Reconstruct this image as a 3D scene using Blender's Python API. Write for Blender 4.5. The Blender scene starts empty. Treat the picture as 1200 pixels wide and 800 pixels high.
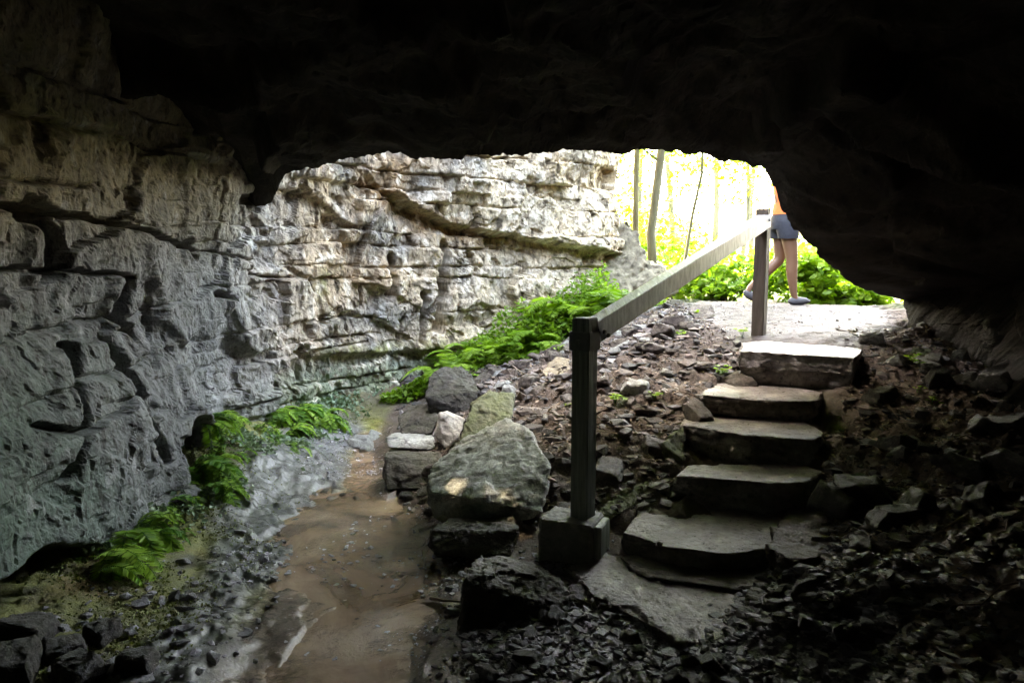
import bpy, bmesh, math, random
import numpy as np
from mathutils import Vector, Matrix
random.seed(7)
R = math.radians
# ------------------------------------------------------------------ camera, world, sun, exposure
sc = bpy.context.scene
COL = sc.collection
EYE = Vector((0.0, 0.0, 1.6)); PITCH = R(7.0); F = 900.0
cam = bpy.data.objects.new('camera', bpy.data.cameras.new('camera')); COL.objects.link(cam)
cam.location = EYE; cam.rotation_euler = (math.pi/2 - PITCH, 0, 0)
cam.data.sensor_width = 36; cam.data.lens = 36*F/1200.0
cam.data.clip_start = .05; cam.data.clip_end = 1000
sc.camera = cam
SUN_EL, SUN_AZ = R(52), R(-22)
wd = bpy.data.worlds.new('World'); sc.world = wd; wd.use_nodes = True
nt = wd.node_tree; nt.nodes.clear()
_s = nt.nodes.new('ShaderNodeTexSky'); _s.sky_type = 'NISHITA'; _s.sun_disc = False
_s.sun_elevation = SUN_EL; _s.sun_rotation = SUN_AZ; _s.dust_density = 2.5; _s.ozone_density = .6
_b = nt.nodes.new('ShaderNodeBackground'); _b.inputs[1].default_value = .15
_o = nt.nodes.new('ShaderNodeOutputWorld')
nt.links.new(_s.outputs[0], _b.inputs[0]); nt.links.new(_b.outputs[0], _o.inputs[0])
sun = bpy.data.objects.new('sun', bpy.data.lights.new('sun', 'SUN')); COL.objects.link(sun)
sun.data.energy = 2.0; sun.data.angle = R(.6); sun.data.color = (1.0, .93, .80)
_d = Vector((math.sin(SUN_AZ)*math.cos(SUN_EL), math.cos(SUN_AZ)*math.cos(SUN_EL), math.sin(SUN_EL)))
sun.rotation_euler = _d.to_track_quat('Z', 'Y').to_euler()
sun.location = (6, -4, 12)
sc.view_settings.view_transform = 'Standard'; sc.view_settings.look = 'None'
sc.view_settings.exposure = 5.95; sc.view_settings.gamma = 1
sc.view_settings.use_curve_mapping = False
sc.view_settings.use_white_balance = True; sc.view_settings.white_balance_temperature = 9000; sc.view_settings.white_balance_tint = 14
cy = sc.cycles
cy.max_bounces = 8; cy.diffuse_bounces = 5; cy.glossy_bounces = 3; cy.transparent_max_bounces = 8; cy.transmission_bounces = 4
cy.caustics_reflective = False; cy.caustics_refractive = False
cy.use_denoising = True; cy.sample_clamp_indirect = 6

# ------------------------------------------------------------------ numpy noise
_rs = np.random.RandomState(11)
_perm = _rs.permutation(256).astype(np.int64); _perm = np.concatenate([_perm, _perm, _perm])
_g = _rs.normal(size=(256, 3)); _g /= np.linalg.norm(_g, axis=1)[:, None]
def perlin(x, y, z):
    x = np.asarray(x, float); y = np.asarray(y, float); z = np.asarray(z, float)
    x, y, z = np.broadcast_arrays(x, y, z)
    xi = np.floor(x).astype(np.int64); yi = np.floor(y).astype(np.int64); zi = np.floor(z).astype(np.int64)
    xf = x-xi; yf = y-yi; zf = z-zi
    u = xf*xf*xf*(xf*(xf*6-15)+10); v = yf*yf*yf*(yf*(yf*6-15)+10); w = zf*zf*zf*(zf*(zf*6-15)+10)
    def h(a, b, c):
        return _g[_perm[_perm[_perm[(xi+a) & 255] + ((yi+b) & 255)] + ((zi+c) & 255)]]
    def d(a, b, c):
        g = h(a, b, c); return g[..., 0]*(xf-a)+g[..., 1]*(yf-b)+g[..., 2]*(zf-c)
    x00 = d(0,0,0)*(1-u)+d(1,0,0)*u; x10 = d(0,1,0)*(1-u)+d(1,1,0)*u
    x01 = d(0,0,1)*(1-u)+d(1,0,1)*u; x11 = d(0,1,1)*(1-u)+d(1,1,1)*u
    return ((x00*(1-v)+x10*v)*(1-w)+(x01*(1-v)+x11*v)*w)*1.5
def fbm(x, y, z, o=4, g=.5, ridged=False):
    t = 0; a = 1.0; f = 1.0; s = 0
    for i in range(o):
        n = perlin(x*f+i*17.3, y*f-i*9.1, z*f+i*5.7)
        if ridged: n = 1-2*np.abs(n)
        t = t+n*a; s += a; a *= g; f *= 2.03
    return t/s
def hash1(i, j=0, k=0):
    i = np.asarray(i, np.int64); j = np.asarray(j, np.int64)
    h = (i*374761393 + j*668265263 + k*2147483647 + 1013) & 0xffffffff
    h = ((h ^ (h >> 13))*1274126177) & 0xffffffff
    h = ((h ^ (h >> 16))*2246822519) & 0xffffffff
    return ((h ^ (h >> 13)) & 0xffffff)/float(0x1000000)
def sst(a, b, x):
    t = np.clip((x-a)/(b-a), 0, 1); return t*t*(3-2*t)
def worley(x, y, seed=0):
    """2D cell noise: F1, F2, cell id hash"""
    xi = np.floor(x).astype(np.int64); yi = np.floor(y).astype(np.int64)
    f1 = np.full(x.shape, 9.); f2 = np.full(x.shape, 9.); idh = np.zeros(x.shape)
    for a in (-1, 0, 1):
        for b in (-1, 0, 1):
            cx = xi+a; cy_ = yi+b
            px = cx+hash1(cx, cy_, seed); py = cy_+hash1(cx, cy_, seed+1)
            d = np.hypot(px-x, py-y)
            h = hash1(cx, cy_, seed+2)
            n = d < f1
            f2 = np.where(n, f1, np.minimum(f2, d)); idh = np.where(n, h, idh); f1 = np.where(n, d, f1)
    return f1, f2, idh

def facet(x, y, seed=0, tilt=.9):
    """broken plane pieces: each cell is a flat piece with its own offset and slope"""
    xi = np.floor(x).astype(np.int64); yi = np.floor(y).astype(np.int64)
    f1 = np.full(x.shape, 9.); v = np.zeros(x.shape)
    for a in (-1, 0, 1):
        for b in (-1, 0, 1):
            cx = xi+a; cy_ = yi+b
            dx = x-cx-hash1(cx, cy_, seed); dy = y-cy_-hash1(cx, cy_, seed+1)
            d = np.abs(dx)*.7+np.abs(dy)*.7+.3*np.maximum(np.abs(dx), np.abs(dy))
            val = hash1(cx, cy_, seed+2)-.5+(hash1(cx, cy_, seed+3)-.5)*dx*tilt*1.6+(hash1(cx, cy_, seed+4)-.5)*dy*tilt*1.6
            n = d < f1; v = np.where(n, val, v); f1 = np.where(n, d, f1)
    return v
def facet3(P, f, seed=0):
    Q = P*f; I = np.floor(Q).astype(np.int64); f1 = np.full(len(P), 9.); v = np.zeros(len(P))
    for a in (-1, 0, 1):
        for b in (-1, 0, 1):
            for c in (-1, 0, 1):
                C_ = I+np.array([a, b, c]); k = C_[:, 2]*7919+seed*31
                h = [hash1(C_[:, 0], C_[:, 1]+k, q) for q in range(3)]
                dl = Q-C_-np.stack(h, -1); d = (dl**2).sum(1)
                val = hash1(C_[:, 0], C_[:, 1]+k, 5)-.5+(dl*(np.stack([hash1(C_[:, 0], C_[:, 1]+k, 6+q) for q in range(3)], -1)-.5)).sum(1)*1.3
                n = d < f1; v = np.where(n, val, v); f1 = np.where(n, d, f1)
    return v
# ------------------------------------------------------------------ view helpers (placing things in the room by direction and distance)
def ray(px, py):
    a = (px-600)/F; v = -(py-400)/F
    c, s = math.cos(PITCH), math.sin(PITCH)
    return Vector((a, c+v*s, -s+v*c))
def at(px, py, Y):
    d = ray(px, py); return EYE + d*(Y/d.y)

# ------------------------------------------------------------------ terrain height
_cp = [(-.6,1,-.05),(-.55,2.6,-.05),(-.5,3.4,-.05),(-.7,4.2,-.05),(-1.0,5,-.045),(-1.2,5.8,-.04),(-1.35,6.5,-.02),
 (-.2,2.67,.03),(-.2,3.3,.04),(-.2,3.9,.05),(-.62,4.9,.05),(-1.0,6.2,.06),
 (0,2.6,.05),(.5,2.6,.08),(.3,3.1,.08),(.35,3.6,.10),(.9,2.9,.12),(1.2,2.6,.16),(0,1,0),(1,1,.1),(2.5,1,.4),(-.6,-3,0),(2,-3,.2),(-2.5,-3,.2),
 (.1,4.2,.2),(.2,4.4,.31),(.79,5,.58),(.8,4.3,.34),(.85,3.8,.2),(0,5,.35),(-.5,5.5,.2),(-.4,6.5,.35),(.2,6.0,.55),(.8,6.2,.78),(1.4,6,.90),
 (.33,7.5,.52),(-.3,7.5,.36),(.75,7.5,.78),(1.2,7.6,.9),(1.6,8,1.0),(-1,7.0,.15),(.5,8.4,.5),(-.3,8,.35),(1.2,8.8,.7),
 (.93,3.5,.06),(1.2,4.0,.18),(1.4,4.4,.34),(1.57,4.8,.5),(1.98,5.2,.68),(2.0,5.65,.89),
 (2,6,.93),(2.3,7,.95),(2.8,8.5,.966),(1.9,7.5,.95),(3.2,6.8,.97),(2,10,.85),(4,10,.8),(3.5,9,.93),
 (2.8,5,.80),(2.65,4.2,.66),(1.9,3.3,.43),(1.39,3,.3),(1.1,2.7,.18),(2.2,4.6,.62),(2.0,4,.5),(1.75,4.2,.42),(3.5,4,.60),(3.2,3,.58),(2.5,2.5,.6),
 (1.6,2.2,.3),(3.3,5.5,.86),(4.5,3,.7),(4.5,6,.95),
 (-1.76,3.8,.12),(-2.0,3.9,.24),(-2.0,5,.32),(-1.87,6.6,.26),(-1.5,4.6,.04),(-1.3,3.4,.03),(-1.1,2.7,.03),(-1.5,5.5,.05),(-1.6,2.6,.12),(-2.1,2.6,.18),
 (-2.6,3.9,.3),(-2.7,5,.4),(-2.6,2,.2),(-2.1,1,.15),(-1.4,7,.1),(-1.1,7.3,.18),(-2.3,7,.5),(0,9,.4),(1,10,.55)]
_cp += [(1.97,4.9,.65),(1.86,4.5,.50),(1.68,4.1,.36),(1.45,3.65,.21),(2.25,5.2,.82),(1.08,4.8,.55),(.92,4.45,.42),(.78,4.05,.26)]
_cp = np.array(_cp)
def _tk(r2): return np.where(r2 > 1e-12, r2*np.log(r2+1e-12), 0)
_n = len(_cp); _A = np.zeros((_n+3, _n+3))
_dx = _cp[:, None, 0]-_cp[None, :, 0]; _dy = _cp[:, None, 1]-_cp[None, :, 1]
_A[:_n, :_n] = _tk(_dx**2+_dy**2) + np.eye(_n)*.02
_A[:_n, _n] = 1; _A[:_n, _n+1:] = _cp[:, :2]; _A[_n, :_n] = 1; _A[_n+1:, :_n] = _cp[:, :2].T
_W = np.linalg.solve(_A, np.concatenate([_cp[:, 2], [0, 0, 0]]))
def H0(x, y):
    x = np.asarray(x, float); y = np.asarray(y, float)
    cx = np.clip(x, -3, 5); cyy = np.clip(y, -3, 10.5)
    t = _W[_n]+_W[_n+1]*cx+_W[_n+2]*cyy
    for i in range(_n): t = t + _W[i]*_tk((cx-_cp[i,0])**2+(cyy-_cp[i,1])**2)
    far = np.hypot(x-cx, y-cyy)
    return t*(1-sst(0, 8, far)) + sst(0, 8, far)*(.55+.0*x) + sst(14, 60, far)*3.0*(0.5+fbm(x*.03, y*.03, 3.3, 3))
def path_mask(x, y):
    cx = np.interp(y, [5.0, 5.6, 6.5, 7.5, 8.5, 12, 20], [2.05, 2.15, 2.45, 2.7, 3.0, 4.5, 8])
    w = np.interp(y, [5.0, 6.0, 7, 8.5, 12], [.45, .7, .95, 1.1, .9])
    return sst(1.15, .8, np.abs(x-cx)/w)*sst(5.1, 5.5, y)
def wetband(x, y):
    w = .14*fbm(x*2.2, y*2.2, 31.1, 3); ys = [2.2, 2.6, 3.4, 4.4, 5.4, 6.4]
    e1 = np.interp(y, ys, [-.95, -1.0, -1.14, -1.02, -1.18, -1.3]); e0 = np.interp(y, ys, [-1.35, -1.35, -1.42, -1.7, -1.75, -1.8])
    return sst(e1+.06, e1-.12, x+w)*sst(e0-.12, e0+.06, x+w)*sst(7.0, 6.4, y)*sst(2.0, 2.3, y)
def H(x, y):
    """terrain with lumps"""
    x = np.asarray(x, float); y = np.asarray(y, float)
    h = H0(x, y)
    dry = sst(.06, .25, h)
    pm = path_mask(x, y)
    rough = dry*(1-.8*pm)
    h = h + fbm(x*1.7, y*1.7, 1.1, 4)*(.015+.07*rough)
    n_ = fbm(x*3, y*3, 2.2, 2)
    f1, f2, idh = worley(x*7+n_, y*7, 5)
    h = h + (idh-.5)*.05*rough*sst(.02, .15, f2-f1)
    h = h + fbm(x*9, y*9, 4.4, 3, .6)*(.006+.018*rough)
    # flat wet bedrock shelf beside the stream: thin broken plates
    shelf = sst(-.35, -.6, x+.0)*sst(.1, .03, H0(x, y))
    g1, g2, gid = worley(x*2.6+.4*fbm(x*2, y*2, 7.7, 2), y*1.6, 21)
    wb = wetband(x, y); chan = sst(.07, .0, H0(x, y))*sst(7.2, 6.8, y)*(1-wb)
    h = h + shelf*((gid-.5)*.03) + wb*(.034+.02*fbm(x*6, y*6, 33.3, 4, .65)+.022*facet(x*9, y*8, 201)+.014*facet(x*22, y*20, 203))
    h = h + chan*(.014+.040*fbm(x*2.2, y*1.6, 37.7, 3)+.022*facet(x*4.5+.4*n_, y*3+.4*n_, 205)+.008*facet(x*15, y*12, 207))
    h = h + rough*(.030*facet(x*8+.5*n_, y*8, 209)+.014*facet(x*19, y*19, 211))
    return h
def hz(x, y): return float(H(np.array([x]), np.array([y]))[0])
def ground(px, py):
    """where the view direction through px,py meets the terrain"""
    d = ray(px, py); t = np.linspace(2.0, 16, 1400)
    X = d.x*t; Y = d.y*t; Z = 1.6+d.z*t
    b = Z < H(X, Y)
    i = int(np.argmax(b)) if b.any() else len(t)-1
    return Vector((X[i], Y[i], Z[i]))

# ------------------------------------------------------------------ object helpers
def props(o, label=None, cat=None, group=None, kind=None):
    if label: o['label'] = label
    if cat: o['category'] = cat
    if group: o['group'] = group
    if kind: o['kind'] = kind
    return o
def link(o, parent=None):
    COL.objects.link(o)
    if parent: o.parent = parent
    return o
def empty(name, loc, rz=0):
    o = bpy.data.objects.new(name, None); o.location = loc; o.rotation_euler = (0, 0, rz); return link(o)
def bmobj(name, bm, mat, parent=None, smooth=True, loc=None):
    me = bpy.data.meshes.new(name); bm.to_mesh(me); bm.free()
    if smooth: me.polygons.foreach_set('use_smooth', [True]*len(me.polygons))
    me.materials.append(mat)
    o = bpy.data.objects.new(name, me)
    if loc is not None: o.location = loc
    return link(o, parent)
def npobj(name, V, Fc, mat, parent=None, smooth=True, col=None, extra=None, loc=None):
    """V (n,3), Fc (m,k) faces of equal size"""
    me = bpy.data.meshes.new(name)
    V = np.asarray(V, np.float32); Fc = np.asarray(Fc, np.int32); m, k = Fc.shape
    me.vertices.add(len(V)); me.vertices.foreach_set('co', V.ravel())
    me.loops.add(m*k); me.loops.foreach_set('vertex_index', Fc.ravel())
    me.polygons.add(m); me.polygons.foreach_set('loop_start', np.arange(0, m*k, k, dtype=np.int32))
    me.polygons.foreach_set('loop_total', np.full(m, k, np.int32))
    me.polygons.foreach_set('use_smooth', np.full(m, smooth))
    me.update(calc_edges=True); me.validate()
    if col is not None:
        a = me.attributes.new('Col', 'FLOAT_COLOR', 'POINT')
        c = np.ones((len(V), 4), np.float32); c[:, :col.shape[1]] = col; a.data.foreach_set('color', c.ravel())
    if extra is not None:
        for nm, arr in extra.items():
            a = me.attributes.new(nm, 'FLOAT', 'POINT'); a.data.foreach_set('value', np.asarray(arr, np.float32))
    me.materials.append(mat)
    o = bpy.data.objects.new(name, me)
    if loc is not None: o.location = loc
    return link(o, parent)
def grid_faces(nu, nv):
    i = np.arange(nu-1)[:, None]; j = np.arange(nv-1)[None, :]
    a = (i*nv+j).ravel()
    return np.stack([a, a+nv, a+nv+1, a+1], 1)

# ------------------------------------------------------------------ materials
class NT:
    def __init__(s, name):
        s.m = bpy.data.materials.new(name); s.m.use_nodes = True; s.t = s.m.node_tree
        s.b = s.t.nodes['Principled BSDF']; s.out = s.t.nodes['Material Output']
        s.tc = s.n('ShaderNodeTexCoord')
    def n(s, k, **kw):
        x = s.t.nodes.new(k)
        for a, b in kw.items(): setattr(x, a, b)
        return x
    def l(s, a, b): s.t.links.new(a, b)
    def noise(s, scale, detail=6, rough=.6, dist=0, vec=None, stretch=None):
        x = s.n('ShaderNodeTexNoise'); x.inputs['Scale'].default_value = scale
        x.inputs['Detail'].default_value = detail; x.inputs['Roughness'].default_value = rough; x.inputs['Distortion'].default_value = dist
        v = vec or s.tc.outputs['Object']
        if stretch:
            mp = s.n('ShaderNodeMapping'); mp.inputs['Scale'].default_value = stretch; s.l(v, mp.inputs[0]); v = mp.outputs[0]
        s.l(v, x.inputs['Vector']); return x.outputs[0]
    def ramp(s, f, stops):
        r = s.n('ShaderNodeValToRGB'); e = r.color_ramp.elements
        while len(e) < len(stops): e.new(.5)
        for i, (p, c) in enumerate(stops):
            e[i].position = p; e[i].color = (c, c, c, 1) if not hasattr(c, '__len__') else (*c, 1)
        s.l(f, r.inputs[0]); return r.outputs[0]
    def mix(s, f, a, b, mode='MIX'):
        x = s.n('ShaderNodeMix', data_type='RGBA', blend_type=mode)
        for v, i in ((f, 0), (a, 6), (b, 7)):
            if hasattr(v, 'is_output') or hasattr(v, 'node'): s.l(v, x.inputs[i])
            elif hasattr(v, '__len__'): x.inputs[i].default_value = (*v, 1)
            else: x.inputs[i].default_value = v if i == 0 else (v, v, v, 1)
        return x.outputs[2]
    def attr(s, name, fac=False):
        x = s.n('ShaderNodeAttribute', attribute_name=name); return x.outputs['Fac' if fac else 'Color']
    def bump(s, h, strength=.5, dist=.02):
        x = s.n('ShaderNodeBump'); x.inputs['Strength'].default_value = strength; x.inputs['Distance'].default_value = dist
        s.l(h, x.inputs['Height']); s.l(x.outputs[0], s.b.inputs['Normal'])
    def rough(s, v):
        if hasattr(v, 'node'): s.l(v, s.b.inputs['Roughness'])
        else: s.b.inputs['Roughness'].default_value = v
    def color(s, c):
        if hasattr(c, 'node'): s.l(c, s.b.inputs['Base Color'])
        else: s.b.inputs['Base Color'].default_value = (*c, 1)

def rock_mat(name, dark, mid, light, scale=3., rough=.7, moss=None, moss_amt=.0, spec=.4, bump=.6, usecol=False):
    t = NT(name)
    a = t.noise(scale, 8, .65, .6); b = t.noise(scale*6, 8, .7); c = t.noise(scale*.6, 4, .5, 1.5)
    col = t.ramp(a, [(.30, dark), (.52, mid), (.72, light)])
    sp = t.ramp(b, [(.36, .45), (.5, 1.0), (.68, 1.35)])
    col = t.mix(.75, col, sp, 'MULTIPLY')
    if usecol: col = t.mix(1, col, t.attr('Col'), 'MULTIPLY')
    if moss:
        g = t.n('ShaderNodeNewGeometry'); sx = t.n('ShaderNodeSeparateXYZ'); t.l(g.outputs['Normal'], sx.inputs[0])
        up = t.ramp(sx.outputs[2], [(.2, 0.), (.9, 1.)])
        mn = t.ramp(c, [(.5-moss_amt*.3, 0.), (.62, 1.)])
        f = t.mix(1, up, mn, 'MULTIPLY')
        f = t.mix(1, f, moss_amt, 'MULTIPLY')
        col = t.mix(f, col, moss)
    t.color(col)
    t.rough(t.ramp(b, [(.3, rough-.15), (.7, min(1, rough+.15))]))
    t.b.inputs['Specular IOR Level'].default_value = spec
    bb = t.mix(.5, t.noise(scale*5, 10, .75), t.noise(scale*18, 8, .7), 'ADD')
    t.bump(bb, bump, .03)
    return t.m
M = {}
# wall: attribute colour carries stone zones (grey, tan, iron stain, algae) and painted cave shade
def wall_mat():
    t = NT('limestone_wall')
    a = t.noise(2.2, 8, .65, .5, stretch=(1, 1, 2.2)); b = t.noise(14, 8, .7); st = t.noise(5, 8, .7, .4, stretch=(2.2, 2.2, .35))
    col = t.mix(1, t.attr('Col'), t.ramp(a, [(.3, .62), (.5, 1.), (.7, 1.25)]), 'MULTIPLY')
    col = t.mix(.8, col, t.ramp(b, [(.33, .45), (.48, .95), (.7, 1.3)]), 'MULTIPLY')
    col = t.mix(.6, col, t.ramp(st, [(.36, .5), (.52, 1.), (.75, 1.2)]), 'MULTIPLY')
    pt = t.noise(30, 6, .75, .3, stretch=(1, 1, .7)); vs_ = t.noise(13, 7, .7, .5, stretch=(1.6, 1.6, .45))
    col = t.mix(.8, col, t.ramp(pt, [(.36, (.22, .18, .14)), (.46, (.9, .9, .9)), (.62, (1.15, 1.15, 1.15))]), 'MULTIPLY')
    col = t.mix(.8, col, t.ramp(vs_, [(.37, (.25, .2, .15)), (.45, (.95, .95, .95)), (.7, (1.1, 1.1, 1.1))]), 'MULTIPLY')
    t.color(col); t.rough(t.ramp(b, [(.3, .5), (.7, .85)])); t.b.inputs['Specular IOR Level'].default_value = .4
    bb = t.mix(.5, t.noise(11, 12, .75), t.noise(60, 8, .7), 'ADD')
    t.bump(bb, .8, .03); return t.m
M['wall'] = wall_mat()
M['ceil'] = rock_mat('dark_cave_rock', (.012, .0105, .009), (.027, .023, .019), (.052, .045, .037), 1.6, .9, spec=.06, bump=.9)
M['grey_rock'] = rock_mat('grey_boulder', (.19, .195, .18), (.42, .43, .40), (.64, .65, .61), 6, .65, (.08, .10, .04), .35, bump=.9)
M['dark_rock'] = rock_mat('dark_boulder', (.03, .026, .02), (.075, .065, .05), (.17, .155, .125), 6, .55, (.07, .085, .03), .4, bump=.9)
M['near_black_rock'] = rock_mat('near_black_boulder', (.012, .010, .008), (.035, .030, .022), (.09, .08, .06), 6, .5, (.04, .05, .015), .4, bump=.9)  # darker copy of dark_boulder; dims the stones under the overhang by colour
M['pale_rock'] = rock_mat('pale_stone', (.25, .24, .21), (.42, .41, .36), (.6, .58, .52), 5, .8)
M['tan_rock'] = rock_mat('tan_stone', (.13, .105, .07), (.24, .20, .13), (.36, .31, .21), 5, .75)
M['brown_rock'] = rock_mat('brown_stone', (.055, .042, .033), (.125, .098, .08), (.24, .20, .17), 6, .6, (.08, .09, .03), .25, bump=.9)
M['moss_rock'] = rock_mat('mossy_boulder', (.05, .05, .03), (.11, .115, .065), (.24, .24, .16), 5, .7, (.10, .13, .03), .7, bump=.9)
M['step'] = rock_mat('step_stone', (.09, .075, .065), (.26, .23, .205), (.50, .46, .42), 5.5, .36, spec=.6, bump=.8)
M['rubble'] = rock_mat('rubble_stone', (.5, .5, .5), (.8, .8, .8), (1.1, 1.1, 1.1), 9, .6, usecol=True)
def ground_mat():
    t = NT('cave_ground')
    a = t.noise(3, 8, .65, .5); b = t.noise(22, 10, .75); c = t.noise(90, 6, .7)
    col = t.mix(1, t.attr('Col'), t.ramp(a, [(.3, .65), (.5, 1.), (.7, 1.25)]), 'MULTIPLY')
    col = t.mix(.85, col, t.ramp(b, [(.34, .4), (.5, 1.), (.7, 1.4)]), 'MULTIPLY')
    t.color(col)
    w = t.attr('Wet', True)
    r = t.mix(w, t.ramp(b, [(.3, .8), (.7, .95)]), t.ramp(b, [(.35, .08), (.65, .30)]))
    t.l(r, t.b.inputs['Roughness'])
    t.bump(t.mix(.5, b, c, 'ADD'), .8, .03); bn = [n for n in t.t.nodes if n.type == 'BUMP'][0]; t.l(t.ramp(w, [(0, .85), (1, .30)]), bn.inputs['Strength'])
    return t.m
M['ground'] = ground_mat()
def water_mat():
    t = NT('stream_water')
    a = t.noise(2.0, 5, .6, 1.0)
    t.color(t.ramp(a, [(.38, (.13, .085, .05)), (.5, (.24, .16, .10)), (.64, (.36, .26, .17))]))
    t.b.inputs['Roughness'].default_value = .04; t.b.inputs['IOR'].default_value = 1.5
    t.b.inputs['Alpha'].default_value = .85
    pt = t.ramp(t.noise(1.3, 4, .6), [(.45, 0.), (.6, 1.)])
    n = t.mix(pt, t.noise(5, 3, .5, 1.2, stretch=(1, .6, 1)), t.noise(38, 5, .65, 1.5), 'MIX')
    t.bump(n, .9, .015); return t.m
M['water'] = water_mat()
def leaf_mat(name, c1, c2, trans=.5):
    t = NT(name)
    g = t.attr('Col'); col = t.mix(g, c1, c2)
    t.color(col); t.b.inputs['Roughness'].default_value = .5
    tr = t.n('ShaderNodeBsdfTranslucent'); t.l(t.mix(1, col, (1.12, 1.15, .6), 'MULTIPLY'), tr.inputs[0])
    mx = t.n('ShaderNodeMixShader'); mx.inputs[0].default_value = trans
    t.l(t.b.outputs[0], mx.inputs[1]); t.l(tr.outputs[0], mx.inputs[2]); t.l(mx.outputs[0], t.out.inputs[0])
    return t.m
M['fern'] = leaf_mat('fern_leaf', (.05, .17, .02), (.28, .46, .06), .45)
M['leaf'] = leaf_mat('tree_leaf', (.10, .22, .018), (.25, .40, .05), .55)
M['liver'] = leaf_mat('liverwort_leaf', (.10, .17, .10), (.22, .30, .20), .2)
M['moss'] = leaf_mat('moss_leaf', (.08, .09, .02), (.20, .24, .06), .2)
M['litter'] = leaf_mat('dead_leaf', (.06, .035, .02), (.26, .19, .13), .1)
def plain(name, c, rough=.6, sc_=12, var=.3, bump=.2, stretch=None, c2=None, spec=.4):
    t = NT(name); n = t.noise(sc_, 8, .65, .3, stretch=stretch)
    t.color(t.ramp(n, [(.3, tuple(v*(1-var) for v in c)), (.7, c2 or tuple(min(1, v*(1+var)) for v in c))]))
    t.rough(rough); t.bump(n, bump, .01); t.b.inputs['Specular IOR Level'].default_value = spec; return t.m
M['bark'] = plain('tree_bark', (.13, .11, .075), .9, 10, .5, .8, (1, 1, .2))
M['wood'] = plain('weathered_wood', (.20, .235, .195), .55, 22, .55, .8, (2.5, 2.5, .15))
M['wood_dark'] = plain('dark_brown_wood', (.085, .065, .048), .6, 14, .4, .4, (2, 2, .3))
M['rail'] = plain('grey_rail_wood', (.62, .69, .76), .4, 16, .35, .6, (4, .5, .8), c2=(.82, .88, .92))
M['concrete'] = plain('concrete_block', (.20, .20, .18), .8, 20, .35, .4)
M['concrete_top'] = M['concrete']
M['metal'] = plain('dull_metal', (.16, .17, .16), .5, 20, .2, .1)
M['skin'] = plain('skin', (.20, .10, .055), .5, 6, .06, .03)
M['orange'] = plain('orange_fabric', (.70, .16, .04), .8, 40, .1, .1)
M['shorts'] = plain('grey_shorts_fabric', (.03, .032, .038), .85, 40, .2, .1)
M['hair'] = plain('brown_hair', (.06, .035, .02), .5, 30, .4, .4, (1, 1, .2))
M['shoe'] = plain('grey_shoe', (.09, .085, .085), .7, 30, .15, .1)
M['twig'] = plain('dead_twig', (.16, .12, .085), .8, 20, .4, .3)
M['root'] = plain('pale_root', (.2, .16, .12), .8, 20, .3, .3)
M['iris'] = plain('eye_dark', (.03, .02, .015), .3, 9, .1, 0)

# ------------------------------------------------------------------ limestone wall (long sheet following the left side and turning across the back)
_plan = np.array([(-2.6,-5),(-2.35,-2),(-2.2,1),(-2.15,3),(-2.12,4.3),(-2.08,5.4),(-1.88,6.4),(-1.4,7.25),(-.6,8.0),(.4,8.7),(1.02,9.2),(1.2,9.6),(1.05,10.3),(.6,12),(-.5,15)], float)
def _cat(P, n=60):
    out = []
    for i in range(len(P)-1):
        p0 = P[max(i-1, 0)]; p1 = P[i]; p2 = P[i+1]; p3 = P[min(i+2, len(P)-1)]
        for t in np.linspace(0, 1, n, endpoint=False):
            out.append(.5*((2*p1)+(-p0+p2)*t+(2*p0-5*p1+4*p2-p3)*t*t+(-p0+3*p1-3*p2+p3)*t**3))
    out.append(P[-1]); return np.array(out)
_pc = _cat(_plan); _sl = np.concatenate([[0], np.cumsum(np.hypot(*np.diff(_pc, axis=0).T))])
def wplan(u):
    x = np.interp(u, _sl, _pc[:, 0]); y = np.interp(u, _sl, _pc[:, 1])
    e = .15; tx = np.interp(u+e, _sl, _pc[:, 0])-np.interp(u-e, _sl, _pc[:, 0]); ty = np.interp(u+e, _sl, _pc[:, 1])-np.interp(u-e, _sl, _pc[:, 1])
    l = np.hypot(tx, ty)+1e-9
    return x, y, ty/l, -tx/l           # normal to the open side
def whit(px, py):
    d = ray(px, py); best = None
    a = _pc[:-1]; b = _pc[1:]
    # ray 2D: (d.x,d.y)*t
    ex = b-a; den = d.x*ex[:, 1]-d.y*ex[:, 0]
    t = (a[:, 0]*ex[:, 1]-a[:, 1]*ex[:, 0])/den; s = (a[:, 0]*d.y-a[:, 1]*d.x)/den
    ok = (t > .5) & (s >= 0) & (s <= 1)
    if not ok.any(): return _sl[np.argmin(np.hypot(_pc[:,0]-1.4,_pc[:,1]-9.6))], 1.6-d.z*0+d.z/d.y*9.6
    i = np.where(ok)[0][np.argmin(t[ok])]
    return _sl[i]+s[i]*(_sl[i+1]-_sl[i]), 1.6+d.z*t[i]
def segdist(U, Z, pts):
    d = np.full(U.shape, 99.); tt = np.zeros(U.shape); L = 0
    for (u0, z0), (u1, z1) in zip(pts[:-1], pts[1:]):
        du, dz = u1-u0, z1-z0; l2 = du*du+dz*dz+1e-9
        t = np.clip(((U-u0)*du+(Z-z0)*dz)/l2, 0, 1)
        dd = np.hypot(U-u0-t*du, Z-z0-t*dz); m = dd < d; d = np.where(m, dd, d)
    return d
_us = np.concatenate([np.arange(0, 5, .25), np.arange(5, 7.2, .03), np.arange(7.2, 16.6, .0125), np.arange(16.6, _sl[-1], .15)])
_zs = np.concatenate([np.arange(-.6, 3.0, .0125), np.arange(3.0, 4.3, .05)])
U, Z = np.meshgrid(_us, _zs, indexing='ij')
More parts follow.
